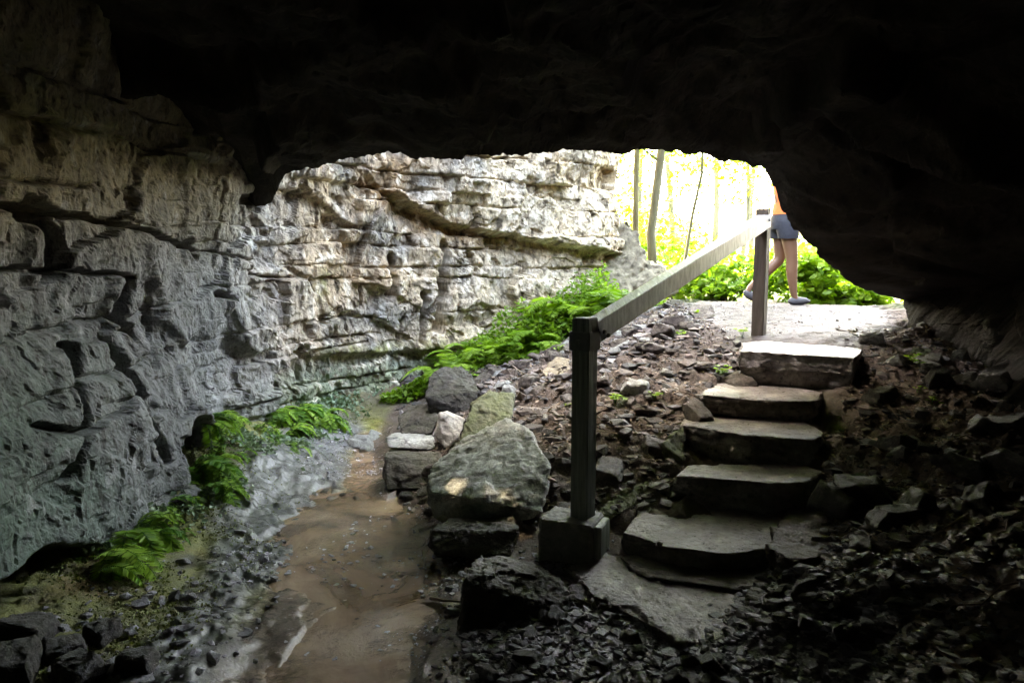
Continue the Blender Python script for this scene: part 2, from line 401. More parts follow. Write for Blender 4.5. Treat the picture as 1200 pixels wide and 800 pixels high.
def layer_disp(U, Z, cr=1.0):
    warp = fbm(U*1.1, Z*1.1, 5.5, 3); warp2 = fbm(U*4, Z*4, 8.1, 3)
    zz = Z + .05*warp + .02*warp2 - .03*np.sin(U*.7)
    hs = np.cumsum(np.array([.12,.22,.34,.16,.4,.12,.3,.09,.18,.36,.11,.2,.14,.3,.12,.16,.25,.3,.3,.4,.4,.4]))-1.0
    li = np.searchsorted(hs, zz.ravel()).reshape(zz.shape); li = np.clip(li, 1, len(hs)-1)
    zl = zz-hs[li-1]; zh = hs[li]-zz
    w = .35+.9*hash1(li, 3)
    uu = U + .10*warp2 + .18*warp + hash1(li, 7)*3
    # skewed joints
    ci = np.floor(uu/w); fu = (uu/w-ci)*w
    ed = np.minimum(fu, w-fu); ez = np.minimum(zl, zh)
    off = hash1(ci.astype(int), li, 1)-.5
    tilt = (hash1(ci.astype(int), li, 2)-.5)*(fu-.5*w)*.5 + (hash1(ci.astype(int), li, 4)-.5)*zl*.5
    joint = (hash1(ci.astype(int), li, 5) > .55)
    gz = np.exp(-(ez/.011)**2)*(.08+.92*sst(.0, .3, perlin(U*1.3, li*3.1, .5)))*.05*cr
    gu = np.exp(-(ed/.009)**2)*joint*.035*cr
    K = .4+.6*sst(.9, 1.9, Z)
    a = U+.12*warp+.03*warp2; b = Z+.08*warp+.03*warp2
    sk = a*.9+b*.35; sb = b*1.0-a*.22
    big = facet(sk*1.2, sb*1.1, 101)*.13+facet(sk*2.9, sb*2.4, 111)*.07
    sml = facet(a*6.5, b*5.5, 121)*.034+facet(a*14, b*12, 131)*.017+facet(a*30+warp2, b*26, 141)*.008
    pk = hash1(np.floor(a*5.3).astype(int), np.floor(b*9.1).astype(int), 9)
    pf = np.minimum(np.abs((a*5.3)%1-.5), np.abs((b*9.1)%1-.5))
    pit = facet(a*8, b*10, 151, 0.)
    pits = (pit > .42)*.05*sst(-.1, .2, perlin(U*1.5, Z*1.5, 3.3))
    return (off*.08 + tilt*.8)*K + big*(1.1-.5*K) + sml - gz*1.1 - gu*.9 - pits + fbm(U*1.5, Z*1.5, 2.7, 2)*.05
_in = sst(11.2, 9.6, U)
D = layer_disp(U, Z)*(1-_in)+layer_disp(U*.8+3, Z*.7+.1)*.72*_in
D += fbm(U*.45, Z*.6, 9.3, 3)*.22
XP, YP, NX, NY = wplan(U)
outer = sst(10.3, 12.2, U)            # part of the wall that stands under open sky
# smooth pale calcite sheet between px 260..400
um = whit(330, 350)[0]
# ledge: rock above projects
led = [whit(*p) for p in ((425,200),(470,235),(530,264),(600,276),(680,292),(728,303))]
lu = [p[0] for p in led]; lz = [p[1] for p in led]
lz_u = np.interp(U, lu, lz)
below = sst(.03, -.03, Z-lz_u-.03*fbm(U*5, 0*U, 1.2, 3))
D += outer*(1-below)*(.10+.05*fbm(U*1.3, U*0, 6.1, 2))*sst(lu[0]-.2, lu[0]+.6, U)
led2 = sst(.0, -.35, Z-lz_u)
D -= outer*below*(1-led2)*.10*sst(lu[0]-.2, lu[0]+.4, U)
# base ledge on the far wall (moss line)
ml = [whit(*p) for p in ((385,412),(440,412),(500,408),(560,405))]
mz = np.interp(U, [p[0] for p in ml], [p[1] for p in ml])
D -= .10*sst(0, -.06, Z-mz)*sst(ml[0][0]-.3, ml[0][0], U)
# cracks seen in the wall
def crack(pts, width, depth):
    global D
    q = [whit(*p) for p in pts]
    d = segdist(U+.03*fbm(U*8, Z*8, 3.1, 2), Z+.02*fbm(U*8, Z*8, 7.1, 2), q)
    D -= depth*np.exp(-(d/width)**4)
crack([(0,243),(45,246),(110,256),(170,270),(232,288)], .014, .14)
crack([(0,316),(90,317),(150,323)], .010, .10)
crack([(38,245),(62,262),(73,285),(72,310)], .05, .25)
crack([(525,288),(523,312),(521,345),(517,385)], .05, .40)
crack([(462,300),(463,345)], .035, .22)
crack([(500,345),(498,400)], .03, .18)
crack([(478,372),(472,402)], .02, .12)
crack([(610,345),(608,395)], .02, .14)
crack([(430,330),(428,360)], .015, .1)
crack([(500,380),(512,350)], .02, .12)
crack([(558,300),(562,318)], .02, .10)
crack([(145,330),(140,372),(160,392)], .035, .16)
crack([(72,405),(66,450),(58,500),(30,560)], .02, .14)
crack([(120,395),(135,440),(140,500),(152,540)], .025, .16)
crack([(255,345),(272,350)], .02, .12)
crack([(232,285),(240,298)], .03, .16)
crack([(300,322),(350,326)], .010, .08)
crack([(352,405),(353,445)], .018, .14)
crack([(180,270),(250,295),(300,305)], .008, .06)
crack([(0,500),(60,505),(120,470)], .012, .09)
crack([(180,330),(190,390),(175,430)], .012, .08)
# deep hollow behind the ferns and low undercut near the viewer
def hollow(px, py, ru, rz, depth):
    global D
    u, z = whit(px, py); e = np.hypot((U-u)/ru, (Z-z)/rz)+.25*fbm(U*3, Z*3, 4.4, 3)
    D -= depth*sst(1.05, .7, e)
hollow(205, 520, .16, .17, .4)
hollow(300, 235, .25, .05, .2)
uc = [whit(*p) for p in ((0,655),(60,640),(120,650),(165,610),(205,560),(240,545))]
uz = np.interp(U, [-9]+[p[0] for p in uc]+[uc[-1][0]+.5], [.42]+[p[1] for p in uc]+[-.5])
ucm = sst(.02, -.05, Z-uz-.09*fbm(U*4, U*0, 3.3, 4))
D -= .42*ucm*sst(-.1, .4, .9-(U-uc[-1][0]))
lobe = sst(-.8, -.2, U-uc[0][0])*sst(.6, .1, U-uc[-2][0])
D += .16*lobe*(1-ucm)*sst(1.25, .6, Z)           # bulge of the lower block
D += .05*sst(1.2, 1.8, Z)*sst(12, 10, U)
def blur(A, k=1):
    for _ in range(k):
        A = A.copy(); A[1:-1] = (A[:-2]+2*A[1:-1]+A[2:])/4; A[:, 1:-1] = (A[:, :-2]+2*A[:, 1:-1]+A[:, 2:])/4
    return A
def blurU(A, k):
    for _ in range(k):
        A = A.copy(); A[1:-1] = (A[:-2]+2*A[1:-1]+A[2:])/4
    return A
D = (1-_in)*(.65*D+.35*blur(D, 1))+_in*(blurU(D, 4)+.011*facet(U*14+.3*fbm(U*3, Z*3, 1.1, 2), Z*11, 161)+.005*facet(U*31, Z*27, 163))
V = np.stack([XP+NX*D, YP+NY*D, Z + .02*fbm(U*3, Z*3, 12.2, 2)], -1)
# colours of the stone, with cave shade and daylight painted in
def c3(*c): return np.array(c)
nA = fbm(U*1.3, Z*1.8, 20.1, 4); nB = fbm(U*4, Z*4, 30.1, 4); nS = fbm(U*5, Z*.8, 14.2, 4)
grey = c3(.23, .235, .235); green = c3(.07, .125, .088); warm = c3(.56, .44, .31); cream = c3(.74, .66, .50); iron = c3(.26, .15, .055); brownish = c3(.19, .155, .09)
def mixc(a, b, m): return a*(1-m[..., None])+b*m[..., None]
C = np.broadcast_to(grey, U.shape+(3,)).copy()
C = mixc(C, c3(.29, .29, .285), sst(0, .4, nB))
C = C*(1.12-.42*sst(11.2, 9.4, U))[..., None]  # inner wall darker, outer lighter: cave shade and daylight put into the colour
C = mixc(C, green, sst(9.6, 7.6, U+.8*nA)*sst(1.6, .8, Z+.3*nB)*.9)
C = mixc(C, brownish, sst(1.4, 1.9, Z+.25*nA)*sst(11.2, 10.4, U)*.85)
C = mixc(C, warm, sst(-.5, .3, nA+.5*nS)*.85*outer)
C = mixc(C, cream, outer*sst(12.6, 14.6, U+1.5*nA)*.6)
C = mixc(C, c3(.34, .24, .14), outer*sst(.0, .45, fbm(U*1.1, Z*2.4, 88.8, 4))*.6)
dl = np.abs(Z-lz_u+.08)
C = mixc(C, iron, outer*np.exp(-(dl/.13)**2)*sst(lu[0]-.3, lu[0]+.2, U)*sst(lu[-1]+.2, lu[-1]-2.2, U)*.85*sst(-.5, .1, nB))
ir2 = whit(460, 200); C = mixc(C, iron, np.exp(-(((U-ir2[0])/.14)**2+((Z-ir2[1])/.14)**2))*.8)
ir3 = whit(715, 200); C = mixc(C, c3(.30,.20,.08), np.exp(-(((U-ir3[0])/.45)**2+((Z-ir3[1])/.3)**2))*.8)
C = mixc(C, c3(.20, .22, .04), np.exp(-((Z-mz)/.07)**2)*sst(ml[0][0]-.2, ml[0][0]+.1, U)*sst(-.3, .15, nB)*.9)
gm = whit(388, 345); C = mixc(C, c3(.20, .26, .05), np.exp(-(((U-gm[0])/.12)**2+((Z-gm[1])/.2)**2))*sst(-.2, .2, nB)*.8)
C = mixc(C, c3(.26, .36, .26), outer*sst(-.02, -.25, Z-mz)*.7)
nP = fbm(U*9, Z*7, 81.1, 4, .6); C = mixc(C, c3(.88, .83, .74), sst(.12, .3, nP)*outer*.75); C = mixc(C, c3(.10, .075, .045), sst(-.12, -.30, nP)*outer*.9); C = mixc(C, c3(.40, .41, .40), sst(.2, .35, nP)*(1-outer)*.5)
wc = whit(295, 290); C = mixc(C, c3(.55, .56, .55), np.exp(-(((U-wc[0])/.18)**2+((Z-wc[1])/.12)**2))*sst(-.1, .2, nB))
C = mixc(C, c3(.04, .04, .032), ucm*sst(10, 9, U))  # shade under the overhang painted as near-black colour
C = mixc(C, c3(.04, .045, .04), sst(.22, .5, nS)*.5*(1-.5*outer))
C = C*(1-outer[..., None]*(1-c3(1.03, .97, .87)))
nu, nv = U.shape
# rock top running back from the edge
ext = []
for back, zt in ((.3, 4.8), (2.0, 5.8), (9, 6.2), (9.5, -2)):
    ext.append(np.stack([XP[:, 0]-NX[:, 0]*back, YP[:, 0]-NY[:, 0]*back, np.full(nu, zt)+.3*fbm(U[:, 0]*.7, U[:, 0]*0+back, 3.3, 3)], -1)[:, None, :])
V = np.concatenate([V]+ext, 1); C = np.concatenate([C]+[np.broadcast_to(c3(.08, .075, .05), (nu, 4, 3))], 1)
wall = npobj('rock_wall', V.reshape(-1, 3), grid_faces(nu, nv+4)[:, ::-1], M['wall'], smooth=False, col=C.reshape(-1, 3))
props(wall, 'layered grey and cream limestone wall curving from the cave into daylight', kind='structure')

# ------------------------------------------------------------------ cave roof and right hand rock mass
lip = [(-150, 150, 6.05, 0), (150, 165, 6.35, 0), (262, 212, 6.25, 0), (300, 243, 6.2, 0), (318, 238, 6.15, 0), (335, 206, 5.848, 0), (400, 186, 5.62, 0), (455, 179, 5.428, 0), (520, 188, 5.2, 0), (570, 187, 5.2, 0), (640, 179, 5.2, 0), (700, 175, 5.2, 0), (716, 182, 5.2, 0), (760, 178, 5.2, 0), (830, 183, 5.2, 0), (850, 190, 5.2, 0), (893, 195, 5.2, 0), (905, 215, 5.316, 0.1), (916, 243, 5.423, 0.2), (932, 272, 5.578, 0.4), (950, 287, 5.753, 0.6), (975, 310, 5.995, 0.7), (1005, 335, 6.286, 0.8), (1035, 346, 6.577, 0.9), (1058, 352, 6.8, 1), (1064, 385, 6.25, 1), (1105, 402, 5.65, 1), (1152, 430, 5.05, 1), (1162, 490, 4.4, 1), (1215, 505, 4.2, 1), (1300, 560, 3.9, 1), (1400, 600, 3.6, 1)]
LP = []
for i in range(len(lip)-1):
    a, b = lip[i], lip[i+1]; n = max(2, int(math.hypot(b[0]-a[0], b[1]-a[1])/1.8))
    for k in range(n):
        t = k/n; q = [a[j]+(b[j]-a[j])*t for j in range(4)]
        p = at(q[0], q[1], q[2]); LP.append((p.x, p.y, p.z, q[3]))
LP = np.array(LP); ns = len(LP); s = np.arange(ns)/ns
r = LP[:, 3]
# room ring at y=2.2 : ceiling on the left, wall on the right
Rx = np.where(r <= 0, LP[:, 0]*1.12, 0); 
rr = np.clip(r, 0, 1)
arc = np.linspace(0, 1, int((r > 0).sum()))
Rr = np.stack([2.6+.9*np.sin(arc*math.pi/2), np.full(arc.shape, 2.0), 2.65-2.7*arc**1.2], -1)
Rm = np.zeros((ns, 3)); k0 = int((r <= 0).sum())
Rm[:k0] = np.stack([np.linspace(-4.2, 2.6, k0), np.full(k0, 2.0), np.full(k0, 2.75)], -1); Rm[k0:] = Rr[:ns-k0]
L3 = LP[:, :3]
B3 = Rm*np.array([1, 0, 1])+np.array([0, -4.0, 0])
rows = []; kinds = []
NT_ = 150
for j in range(NT_+1):
    t = j/NT_
    if t < .06: tt = 0
    tt = (t)**1.15
    P = L3*(1-tt)+Rm*tt
    bul = math.sin(math.pi*min(1, tt*1.0))
    P = P + np.stack([.25*bul*rr, 0*rr, .12*bul*(1-rr)], -1)
    rows.append(P)
inner_n = len(rows)
for j in range(1, 9): rows.append(Rm*(1-j/8)+B3*(j/8))
cen = np.array([.5, -4.4, 1.2])
for j in (1, 2, 3): rows.append(B3*(1-j/3)+cen*(j/3))
G = np.stack(rows[::-1], 0)                 # back of the cave ... lip
# displacement of the inside
def ceil_disp(P):
    x, y, z = P[..., 0], P[..., 1], P[..., 2]
    # flat bedding plates stepping down like terraces
    w = fbm(x*.8, y*.8, z*.8, 3)
    f1, f2, idh = worley(x*1.3+.5*w, y*.9+.4*w, 41)
    g1, g2, gid = worley(x*4+.8*w, y*3+.6*w+z*2, 43)
    a = x+.25*w+z*.6; b = y+.2*w-z*.9
    return facet(a*1.1, b*.8, 41)*.22+facet(a*2.6, b*2.1, 42)*.10+facet(a*6, b*5, 43)*.045+facet(a*13, b*11, 44)*.02+w*.06
D2 = blur(ceil_disp(G), 5)+.012*facet(G[..., 0]*17, G[..., 1]*14+G[..., 2]*9, 171)
ti = np.linspace(1, 0, G.shape[0])[:, None]
lipfade = np.clip(np.arange(G.shape[0])[::-1]/22., 0, 1)[:, None]
nd = np.stack([rr, 0*rr, 1-rr], -1); nd /= np.linalg.norm(nd, axis=1)[:, None]
G = G + nd[None]*(D2*(.15+.85*lipfade)+.0)[..., None] + np.array([0, 1, 0])*(fbm(G[..., 0]*2, G[..., 1]*2, G[..., 2]*2+9, 3)*.1*lipfade)[..., None]
# lip raggedness: both edges share it
lj = fbm(s*90, s*0, 1.3, 4, .7)*.05
rag = np.clip(1-np.arange(G.shape[0])[::-1]/10., 0, 1)[:, None]
G = G + nd[None]*(lj[None]*rag)[..., None]
lastrow = G[-1]
outr = []
for dy, up in ((.02, .04), (.08, .12), (.1, .5), (.05, 1.0), (-.1, 1.7), (-.6, 2.3), (-2.0, 2.9), (-4.5, 3.3), (-10, 3.5), (-10.2, -3)):
    nn = nd.copy(); P = lastrow + np.array([0, dy, 0]) + nd*up*np.array([1.0, 1, 1.0]) + np.array([0, 0, 1])*(rr*up*1.0)[:, None]
    if up < 0: P = lastrow+np.array([0, dy, -8])
    P = P + nd*(fbm(P[:, 0]*2, P[:, 1]+up*2, P[:, 2]*2, 4)*.25*min(1, max(up, 0)))[:, None]
    outr.append(P)
G = np.concatenate([G, np.stack(outr, 0)], 0)
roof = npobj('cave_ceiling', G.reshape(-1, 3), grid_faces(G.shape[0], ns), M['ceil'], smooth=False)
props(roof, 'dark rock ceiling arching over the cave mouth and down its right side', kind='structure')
# hillside to the right of and above the mouth
def hill():
    xs = np.concatenate([np.arange(3.4, 6, .12), np.arange(6, 30, .8)]); ys = np.concatenate([np.arange(-12, 3, .6), np.arange(3, 12, .12)])
    X, Y = np.meshgrid(xs, ys, indexing='ij')
    edge = 3.9+np.interp(Y, [-12, 3, 6.3, 7.2, 8.5, 12], [0, 0, .1, .9, 2.2, 4.5])
    Zz = H0(X, Y)-.3 + sst(-.1, 1.6, X-edge)*5.5 + fbm(X*.8, Y*.8, 2.2, 4)*.5
    Zz = np.where(X < edge-.3, -1, Zz)
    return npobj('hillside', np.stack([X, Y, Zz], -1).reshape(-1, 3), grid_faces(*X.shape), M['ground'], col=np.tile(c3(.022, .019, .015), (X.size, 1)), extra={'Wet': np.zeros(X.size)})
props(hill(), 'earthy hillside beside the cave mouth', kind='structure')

# ------------------------------------------------------------------ ground
gx = np.concatenate([-np.geomspace(400, 3.7, 26), np.arange(-3.6, -2.4, .05), np.arange(-2.4, 3.6, .0145), np.arange(3.6, 5.5, .06), np.geomspace(5.6, 400, 26)])
gy = np.concatenate([-np.geomspace(400, 3, 18), np.arange(-2.9, 2.2, .12), np.arange(2.2, 9.0, .0165), np.arange(9.0, 12, .05), np.geomspace(12.1, 400, 30)])
X, Y = np.meshgrid(gx, gy, indexing='ij')
Z = H(X, Y); h0 = H0(X, Y)
pm = path_mask(X, Y)
n1 = fbm(X*1.5, Y*1.5, 6.6, 4); n2 = fbm(X*5, Y*5, 16.6, 4)
soil = c3(.085, .062, .046); C = np.broadcast_to(soil, X.shape+(3,)).copy()
C = mixc(C, c3(.12, .095, .078), sst(-.1, .4, n2))
C = mixc(C, c3(.085, .064, .056), pm*.97)
C = C*(1-.48*pm)[..., None]
C = mixc(C, c3(.15, .12, .11), sst(.5, .2, np.abs(X-(1.95+.35*(Y-4.2))))*sst(3.6, 4.3, Y)*sst(5.8, 5.2, Y)*.8)
C = mixc(C, c3(.085, .085, .09), sst(3.6, 3.2, Y)*sst(-.3, -.1, X)*sst(1.4, .9, X)*.8)
moss = c3(.17, .18, .04)
mb = sst(-1.05, -1.22, X+.2*n1)*(1-wetband(X, Y)*sst(3.6, 4.4, Y))*sst(.45, .2, h0)*sst(8, 6, Y)
C = mixc(C, moss, mb*.9); C = mixc(C, c3(.20, .13, .05), mb*sst(.05, .35, n1)*.8); C = mixc(C, c3(.05, .045, .03), mb*sst(.0, .3, n2)*.7)
wetrock = wetband(X, Y)
C = mixc(C, c3(.13, .14, .14), wetrock*.9)
bed = sst(.02, -.02, Z)
C = mixc(C, c3(.36, .26, .17), bed*(1-wetrock)*.9)
C = mixc(C, c3(.15, .105, .075), sst(1.5, 1.9, X-.25*(Y-3.5))*sst(6.3, 5.6, Y)*(1-pm)*.7)
fl = sst(9, 14, np.hypot(X, Y-2)); C = mixc(C, c3(.07, .09, .03), fl)
C = mixc(C, c3(.05, .07, .02), sst(7.6, 8.2, Y)*(1-pm)*.8)
wet = np.clip(np.maximum(wetrock, np.maximum(bed, sst(.10, .03, Z)*(Y < 7.5))) + .25*mb + pm*.25 + sst(3.6, 3.2, Y)*sst(-.3, -.1, X)*.5, 0, 1)*(Y < 9.5)
gnd = npobj('ground', np.stack([X, Y, Z], -1).reshape(-1, 3), grid_faces(*X.shape), M['ground'], col=C.reshape(-1, 3), extra={'Wet': wet.ravel()})
props(gnd, 'uneven cave floor, slopes and path', kind='structure')
# water
wx = np.arange(-2.0, .1, .014); wy = np.concatenate([np.arange(-2.5, 2.2, .1), np.arange(2.2, 7.3, .016)]); X, Y = np.meshgrid(wx, wy, indexing='ij')
wt = npobj('stream', np.stack([X, Y, .0+sst(-.05, .25, fbm(X*1.4, Y*.9, 5.2, 3))*.0032*fbm(X*17+.6*fbm(X*4, Y*4, 2, 2), Y*11, 1.2, 3, .6)+.0012*fbm(X*5, Y*3, 1.2, 2)], -1).reshape(-1, 3), grid_faces(*X.shape), M['water'])
props(wt, 'shallow muddy brown stream', kind='structure')

# ------------------------------------------------------------------ rocks
def rock_mesh(pts, L=.02, amp=.02, freq=6, strata=0., bevel=.01, seed=0, flat=0.):
    bm = bmesh.new()
    for p in pts: bm.verts.new(p)
    r_ = bmesh.ops.convex_hull(bm, input=bm.verts[:])
    junk = list({g for g in r_['geom_interior'] + r_['geom_unused'] if isinstance(g, bmesh.types.BMVert) and g.is_valid})
    if junk: bmesh.ops.delete(bm, geom=junk, context='VERTS')
    if bevel: bmesh.ops.bevel(bm, geom=[e for e in bm.edges if e.calc_face_angle(0) > .3], offset=bevel, segments=1, affect='EDGES', clamp_overlap=True)
    bmesh.ops.triangulate(bm, faces=bm.faces[:])
    for _ in range(9):
        es = [e for e in bm.edges if e.calc_length() > L]
        if not es or len(bm.verts) > 14000: break
        bmesh.ops.subdivide_edges(bm, edges=es, cuts=1)
        bmesh.ops.triangulate(bm, faces=[f for f in bm.faces if len(f.verts) > 3])
    bmesh.ops.recalc_face_normals(bm, faces=bm.faces[:]); bm.normal_update()
    P = np.array([v.co for v in bm.verts]); Nn = np.array([v.normal for v in bm.verts])
    o = seed*13.7
    d = fbm(P[:, 0]*freq+o, P[:, 1]*freq, P[:, 2]*freq, 5, .6)*amp
    rg = fbm(P[:, 0]*freq*.5+o, P[:, 1]*freq*.5+3, P[:, 2]*freq*.5, 3)
    ext_ = float(np.ptp(P, axis=0).max()); fd = facet3(P, 4.5/ext_, seed)*amp*.9+facet3(P, 11/ext_, seed+7)*amp*.6+facet3(P, 26/ext_, seed+9)*amp*.4; d = (d+fd)*(1-flat*.72*sst(.6, .85, Nn[:, 2]))
    if strata:
        sz = P[:, 2]*32+fbm(P[:, 0]*3+o, P[:, 1]*3, P[:, 2]*3, 2)*3
        side = 1-np.abs(Nn[:, 2])**2
        d += side*strata*(hash1(np.floor(sz).astype(int), seed)-.6)
    P = P+Nn*d[:, None]
    for v, c in zip(bm.verts, P): v.co = c
    return bm
def boxpts(w, d, h, rnd, top=.85, seed=0, jit=.12):
    """ragged block: w along x, d along y, h high; origin at base centre"""
    q = random.Random(seed); P = []
    for (sx, sy) in ((-1,-1),(1,-1),(1,1),(-1,1)):
        j = lambda s: 1+q.uniform(-jit, jit)*s
        P.append((sx*w/2*j(1), sy*d/2*j(1), 0)); 
        c = top*j(1)
        P.append((sx*w/2*c, sy*d/2*c, h*(1+q.uniform(-rnd, rnd))))
        P.append((sx*w/2*1.05*j(.7), sy*d/2*1.05*j(.7), h*q.uniform(.3, .6)))
    for k in range(4):
        a = q.uniform(0, 6.28); P.append((math.cos(a)*w*.5*q.uniform(.7, 1.0), math.sin(a)*d*.5*q.uniform(.7, 1.0), h*q.uniform(.2, .95)))
    return P
def rock(name, loc, dims, mat, label, cat='rock', rz=0., tilt=(0, 0), seed=1, rnd=.2, L=.022, amp=.018, strata=0, top=.85, sink=.03, group=None, jit=.12, bevel=.008):
    w, d, h = dims
    bm = rock_mesh(boxpts(w, d, h+sink, rnd, top, seed, jit), L, amp, 5/max(.25, min(w, 1)), strata, bevel, seed)
    o = bmobj(name, bm, mat, loc=(loc[0], loc[1], loc[2]-sink))
    o.rotation_euler = (R(tilt[0]), R(tilt[1]), R(rz))
    return props(o, label, cat, group)
def slab(name, outline, z, thick, mat, label, seed=1, inset=.03, **k):
    """flat stone: outline [(x,y)] of its top face at height z"""
    P = []; q = random.Random(seed)
    ol = []
    for a, b in zip(outline, outline[1:]+outline[:1]):
        ol += [a, ((a[0]+b[0])/2+q.uniform(-.012, .012), (a[1]+b[1])/2+q.uniform(-.012, .012))]
    outline = ol
    cx = sum(p[0] for p in outline)/len(outline); cy_ = sum(p[1] for p in outline)/len(outline)
    for p in outline:
        zz = p[2] if len(p) > 2 else 0
        P.append((p[0]-cx, p[1]-cy_, zz+q.uniform(-.006, .006)))
        P.append(((p[0]-cx)*1.0+q.uniform(-.02, .02), (p[1]-cy_)*1.0+q.uniform(-.02, .02), -thick*.4+zz))
        P.append(((p[0]-cx)*(1-inset*2), (p[1]-cy_)*(1-inset*2), -thick))
    bm = rock_mesh(P, k.pop('L', .018), k.pop('amp', .012), 5, k.pop('strata', .012), .008, seed, flat=1.)
    o = bmobj(name, bm, mat, loc=(cx, cy_, z)); return props(o, label, 'stone step' if name == 'stone_step' else 'rock')
def tread(pix, z):
    """points on the level z under the view direction"""
    out = []
    for p in pix:
        d = ray(p[0], p[1]); t = (z-1.6)/d.z; out.append((d.x*t, d.y*t))
    return out
steps = [
 (.89, [(868,412),(1000,420),(1010,408),(975,394),(895,392),(872,402)], .25, 'highest stone step, a thick block at the edge of the path', 1),
 (.665,[(822,463),(890,468),(955,470),(962,460),(930,452),(850,450),(828,456)], .13, 'thin pale stone step directly under the highest block', 2),
 (.53, [(800,498),(870,510),(955,516),(966,506),(930,488),(830,476),(808,482)], .22, 'long stone step with a pale top, fourth from the bottom', 3),
 (.38, [(790,556),(900,566),(945,566),(965,552),(930,544),(805,545)], .22, 'squared stone step, third from the bottom', 4),
 (.215,[(730,622),(775,640),(850,648),(925,640),(940,622),(900,600),(800,592),(752,600)], .17, 'wide rounded stone step, second from the bottom', 5),
]
for z, pix, th, lab, sd in steps:
    slab('stone_step', tread(pix, z), z, th, M['step'], lab, seed=sd, amp=.02, strata=.022, L=.015)
slab('stone_step', tread([(668,664),(700,698),(760,722),(800,752),(850,748),(885,706),(890,676),(800,654),(720,648)], .11), .11, .14, M['step'], 'lowest stone step, a broad worn slab beside the handrail base', seed=9, strata=.02, amp=.035)
slab('rock', tread([(770,690),(700,705),(730,735),(800,760),(860,750),(840,715)], .05), .045, .10, M['step'], 'thin broken ledge under the lowest step', seed=31, strata=.02, amp=.02)
slab('rock', tread([(725,650),(760,676),(860,690),(935,680),(960,640),(850,640)], .13), .13, .12, M['brown_rock'], 'crumbling brown stone under the second step', seed=32, strata=.02, amp=.025)
slab('rock', tread([(905,640),(930,655),(975,645),(968,590),(935,585),(915,610)], .26), .25, .2, M['brown_rock'], 'rough stone at the right end of the second step', seed=33, strata=.02, amp=.03)
slab('rock', tread([(600,575),(604,590),(632,592),(640,578),(626,568)], .42), .40, .1, M['pale_rock'], 'small pale slab at right end of the third step', seed=34) if False else None

def B(px, py, dims, mat, label, Y=None, **k):
    p = at(px, py, Y) if Y else ground(px, py)
    if Y: p.z = hz(p.x, p.y) if k.pop('onground', False) else p.z
    return rock('boulder' if max(dims) > .42 else 'rock', p, dims, M[mat], label, 'boulder' if max(dims) > .42 else 'rock', **k)
# big boulders by the stream
def hullrock(name, pts, mat, label, seed=1, L=.02, amp=.016, strata=0, cat='boulder'):
    c = sum((Vector(p) for p in pts), Vector())/len(pts)
    bm = rock_mesh([Vector(p)-c for p in pts], L, amp, 6, strata, .006, seed)
    return props(bmobj(name, bm, M[mat], loc=c), label, cat)
A = at
hullrock('boulder', [A(502,575,4.15), A(506,545,4.5), A(548,512,4.8), A(592,488,4.85), A(620,505,4.6), A(646,548,4.2), A(634,600,3.95), A(600,612,3.95), A(560,585,3.95), A(510,602,4.1), A(515,615,4.3), A(640,595,4.4), A(560,510,5.1), A(635,540,4.9), A(530,560,5.1)],
         'grey_rock', 'large pale grey slanting boulder, the biggest stone beside the stream', 3, amp=.02)
hullrock('boulder', [A(536,522,4.95), A(552,475,5.25), A(576,457,5.5), A(603,462,5.5), A(598,490,5.2), A(560,525,5.0), A(540,535,5.3), A(600,520,5.4), A(590,500,5.8), A(560,470,5.9)],
         'moss_rock', 'mossy olive boulder leaning behind the biggest grey boulder', 4)
hullrock('boulder', [A(502,440,6.1), A(520,430,6.3), A(552,436,6.3), A(562,458,6.0), A(550,485,5.9), A(505,488,5.9), A(498,465,5.9), A(510,470,6.7), A(560,470,6.6), A(540,430,6.7)],
         'near_black_rock', 'dark brown boulder at top of the stream rocks, against the green plants', 5)
hullrock('boulder', [A(466,488,5.95), A(480,476,6.2), A(505,472,6.1), A(515,490,5.8), A(505,508,5.7), A(470,508,5.8), A(480,490,6.6), A(515,500,6.5)],
         'dark_rock', 'low dark boulder left of the pale upright stone', 6)
hullrock('rock', [A(514,482,5.45), A(527,481,5.5), A(545,490,5.45), A(538,515,5.3), A(522,527,5.3), A(508,508,5.4), A(530,500,5.75), A(520,520,5.7)],
         'pale_rock', 'small upright pale stone leaning on darker boulders', 7, cat='rock', amp=.008)
hullrock('rock', [A(452,512,5.6), A(465,506,5.9), A(508,507,5.8), A(510,517,5.5), A(508,527,5.4), A(455,524,5.5), A(460,520,5.9), A(505,520,5.9)],
         'grey_rock', 'flat grey slab near the pale upright stone', 8, cat='rock', amp=.01)
hullrock('boulder', [A(450,534,4.95), A(454,528,5.2), A(515,530,5.2), A(523,540,5.0), A(516,572,4.8), A(455,574,4.8), A(448,560,4.9), A(455,560,5.3), A(520,560,5.3)],
         'dark_rock', 'squared dark boulder with flat top at the water edge', 9, amp=.01)
hullrock('boulder', [A(503,622,3.75), A(530,606,3.95), A(600,604,3.95), A(610,622,3.75), A(598,652,3.65), A(510,652,3.65), A(500,638,3.75), A(520,645,4.2), A(600,645,4.2)],
         'dark_rock', 'low dark flat boulder below the biggest grey boulder', 10, amp=.012, strata=.01)
hullrock('boulder', [A(545,675,3.1), A(556,655,3.3), A(585,650,3.45), A(620,655,3.4), A(655,675,3.25), A(668,700,3.15), A(650,712,3.05), A(545,745,2.95), A(535,735,3.0), A(640,740,3.0), A(560,720,3.5), A(660,710,3.4)],
         'dark_rock', 'large dark jagged boulder below the concrete base', 11, amp=.013, strata=.006)
hullrock('rock', [A(665,690,3.2), A(690,675,3.35), A(700,690,3.25), A(690,712,3.1), A(668,715,3.1), A(675,700,3.5)], 'dark_rock', 'small dark stone wedged between jagged boulder and lowest step', 12, cat='rock')
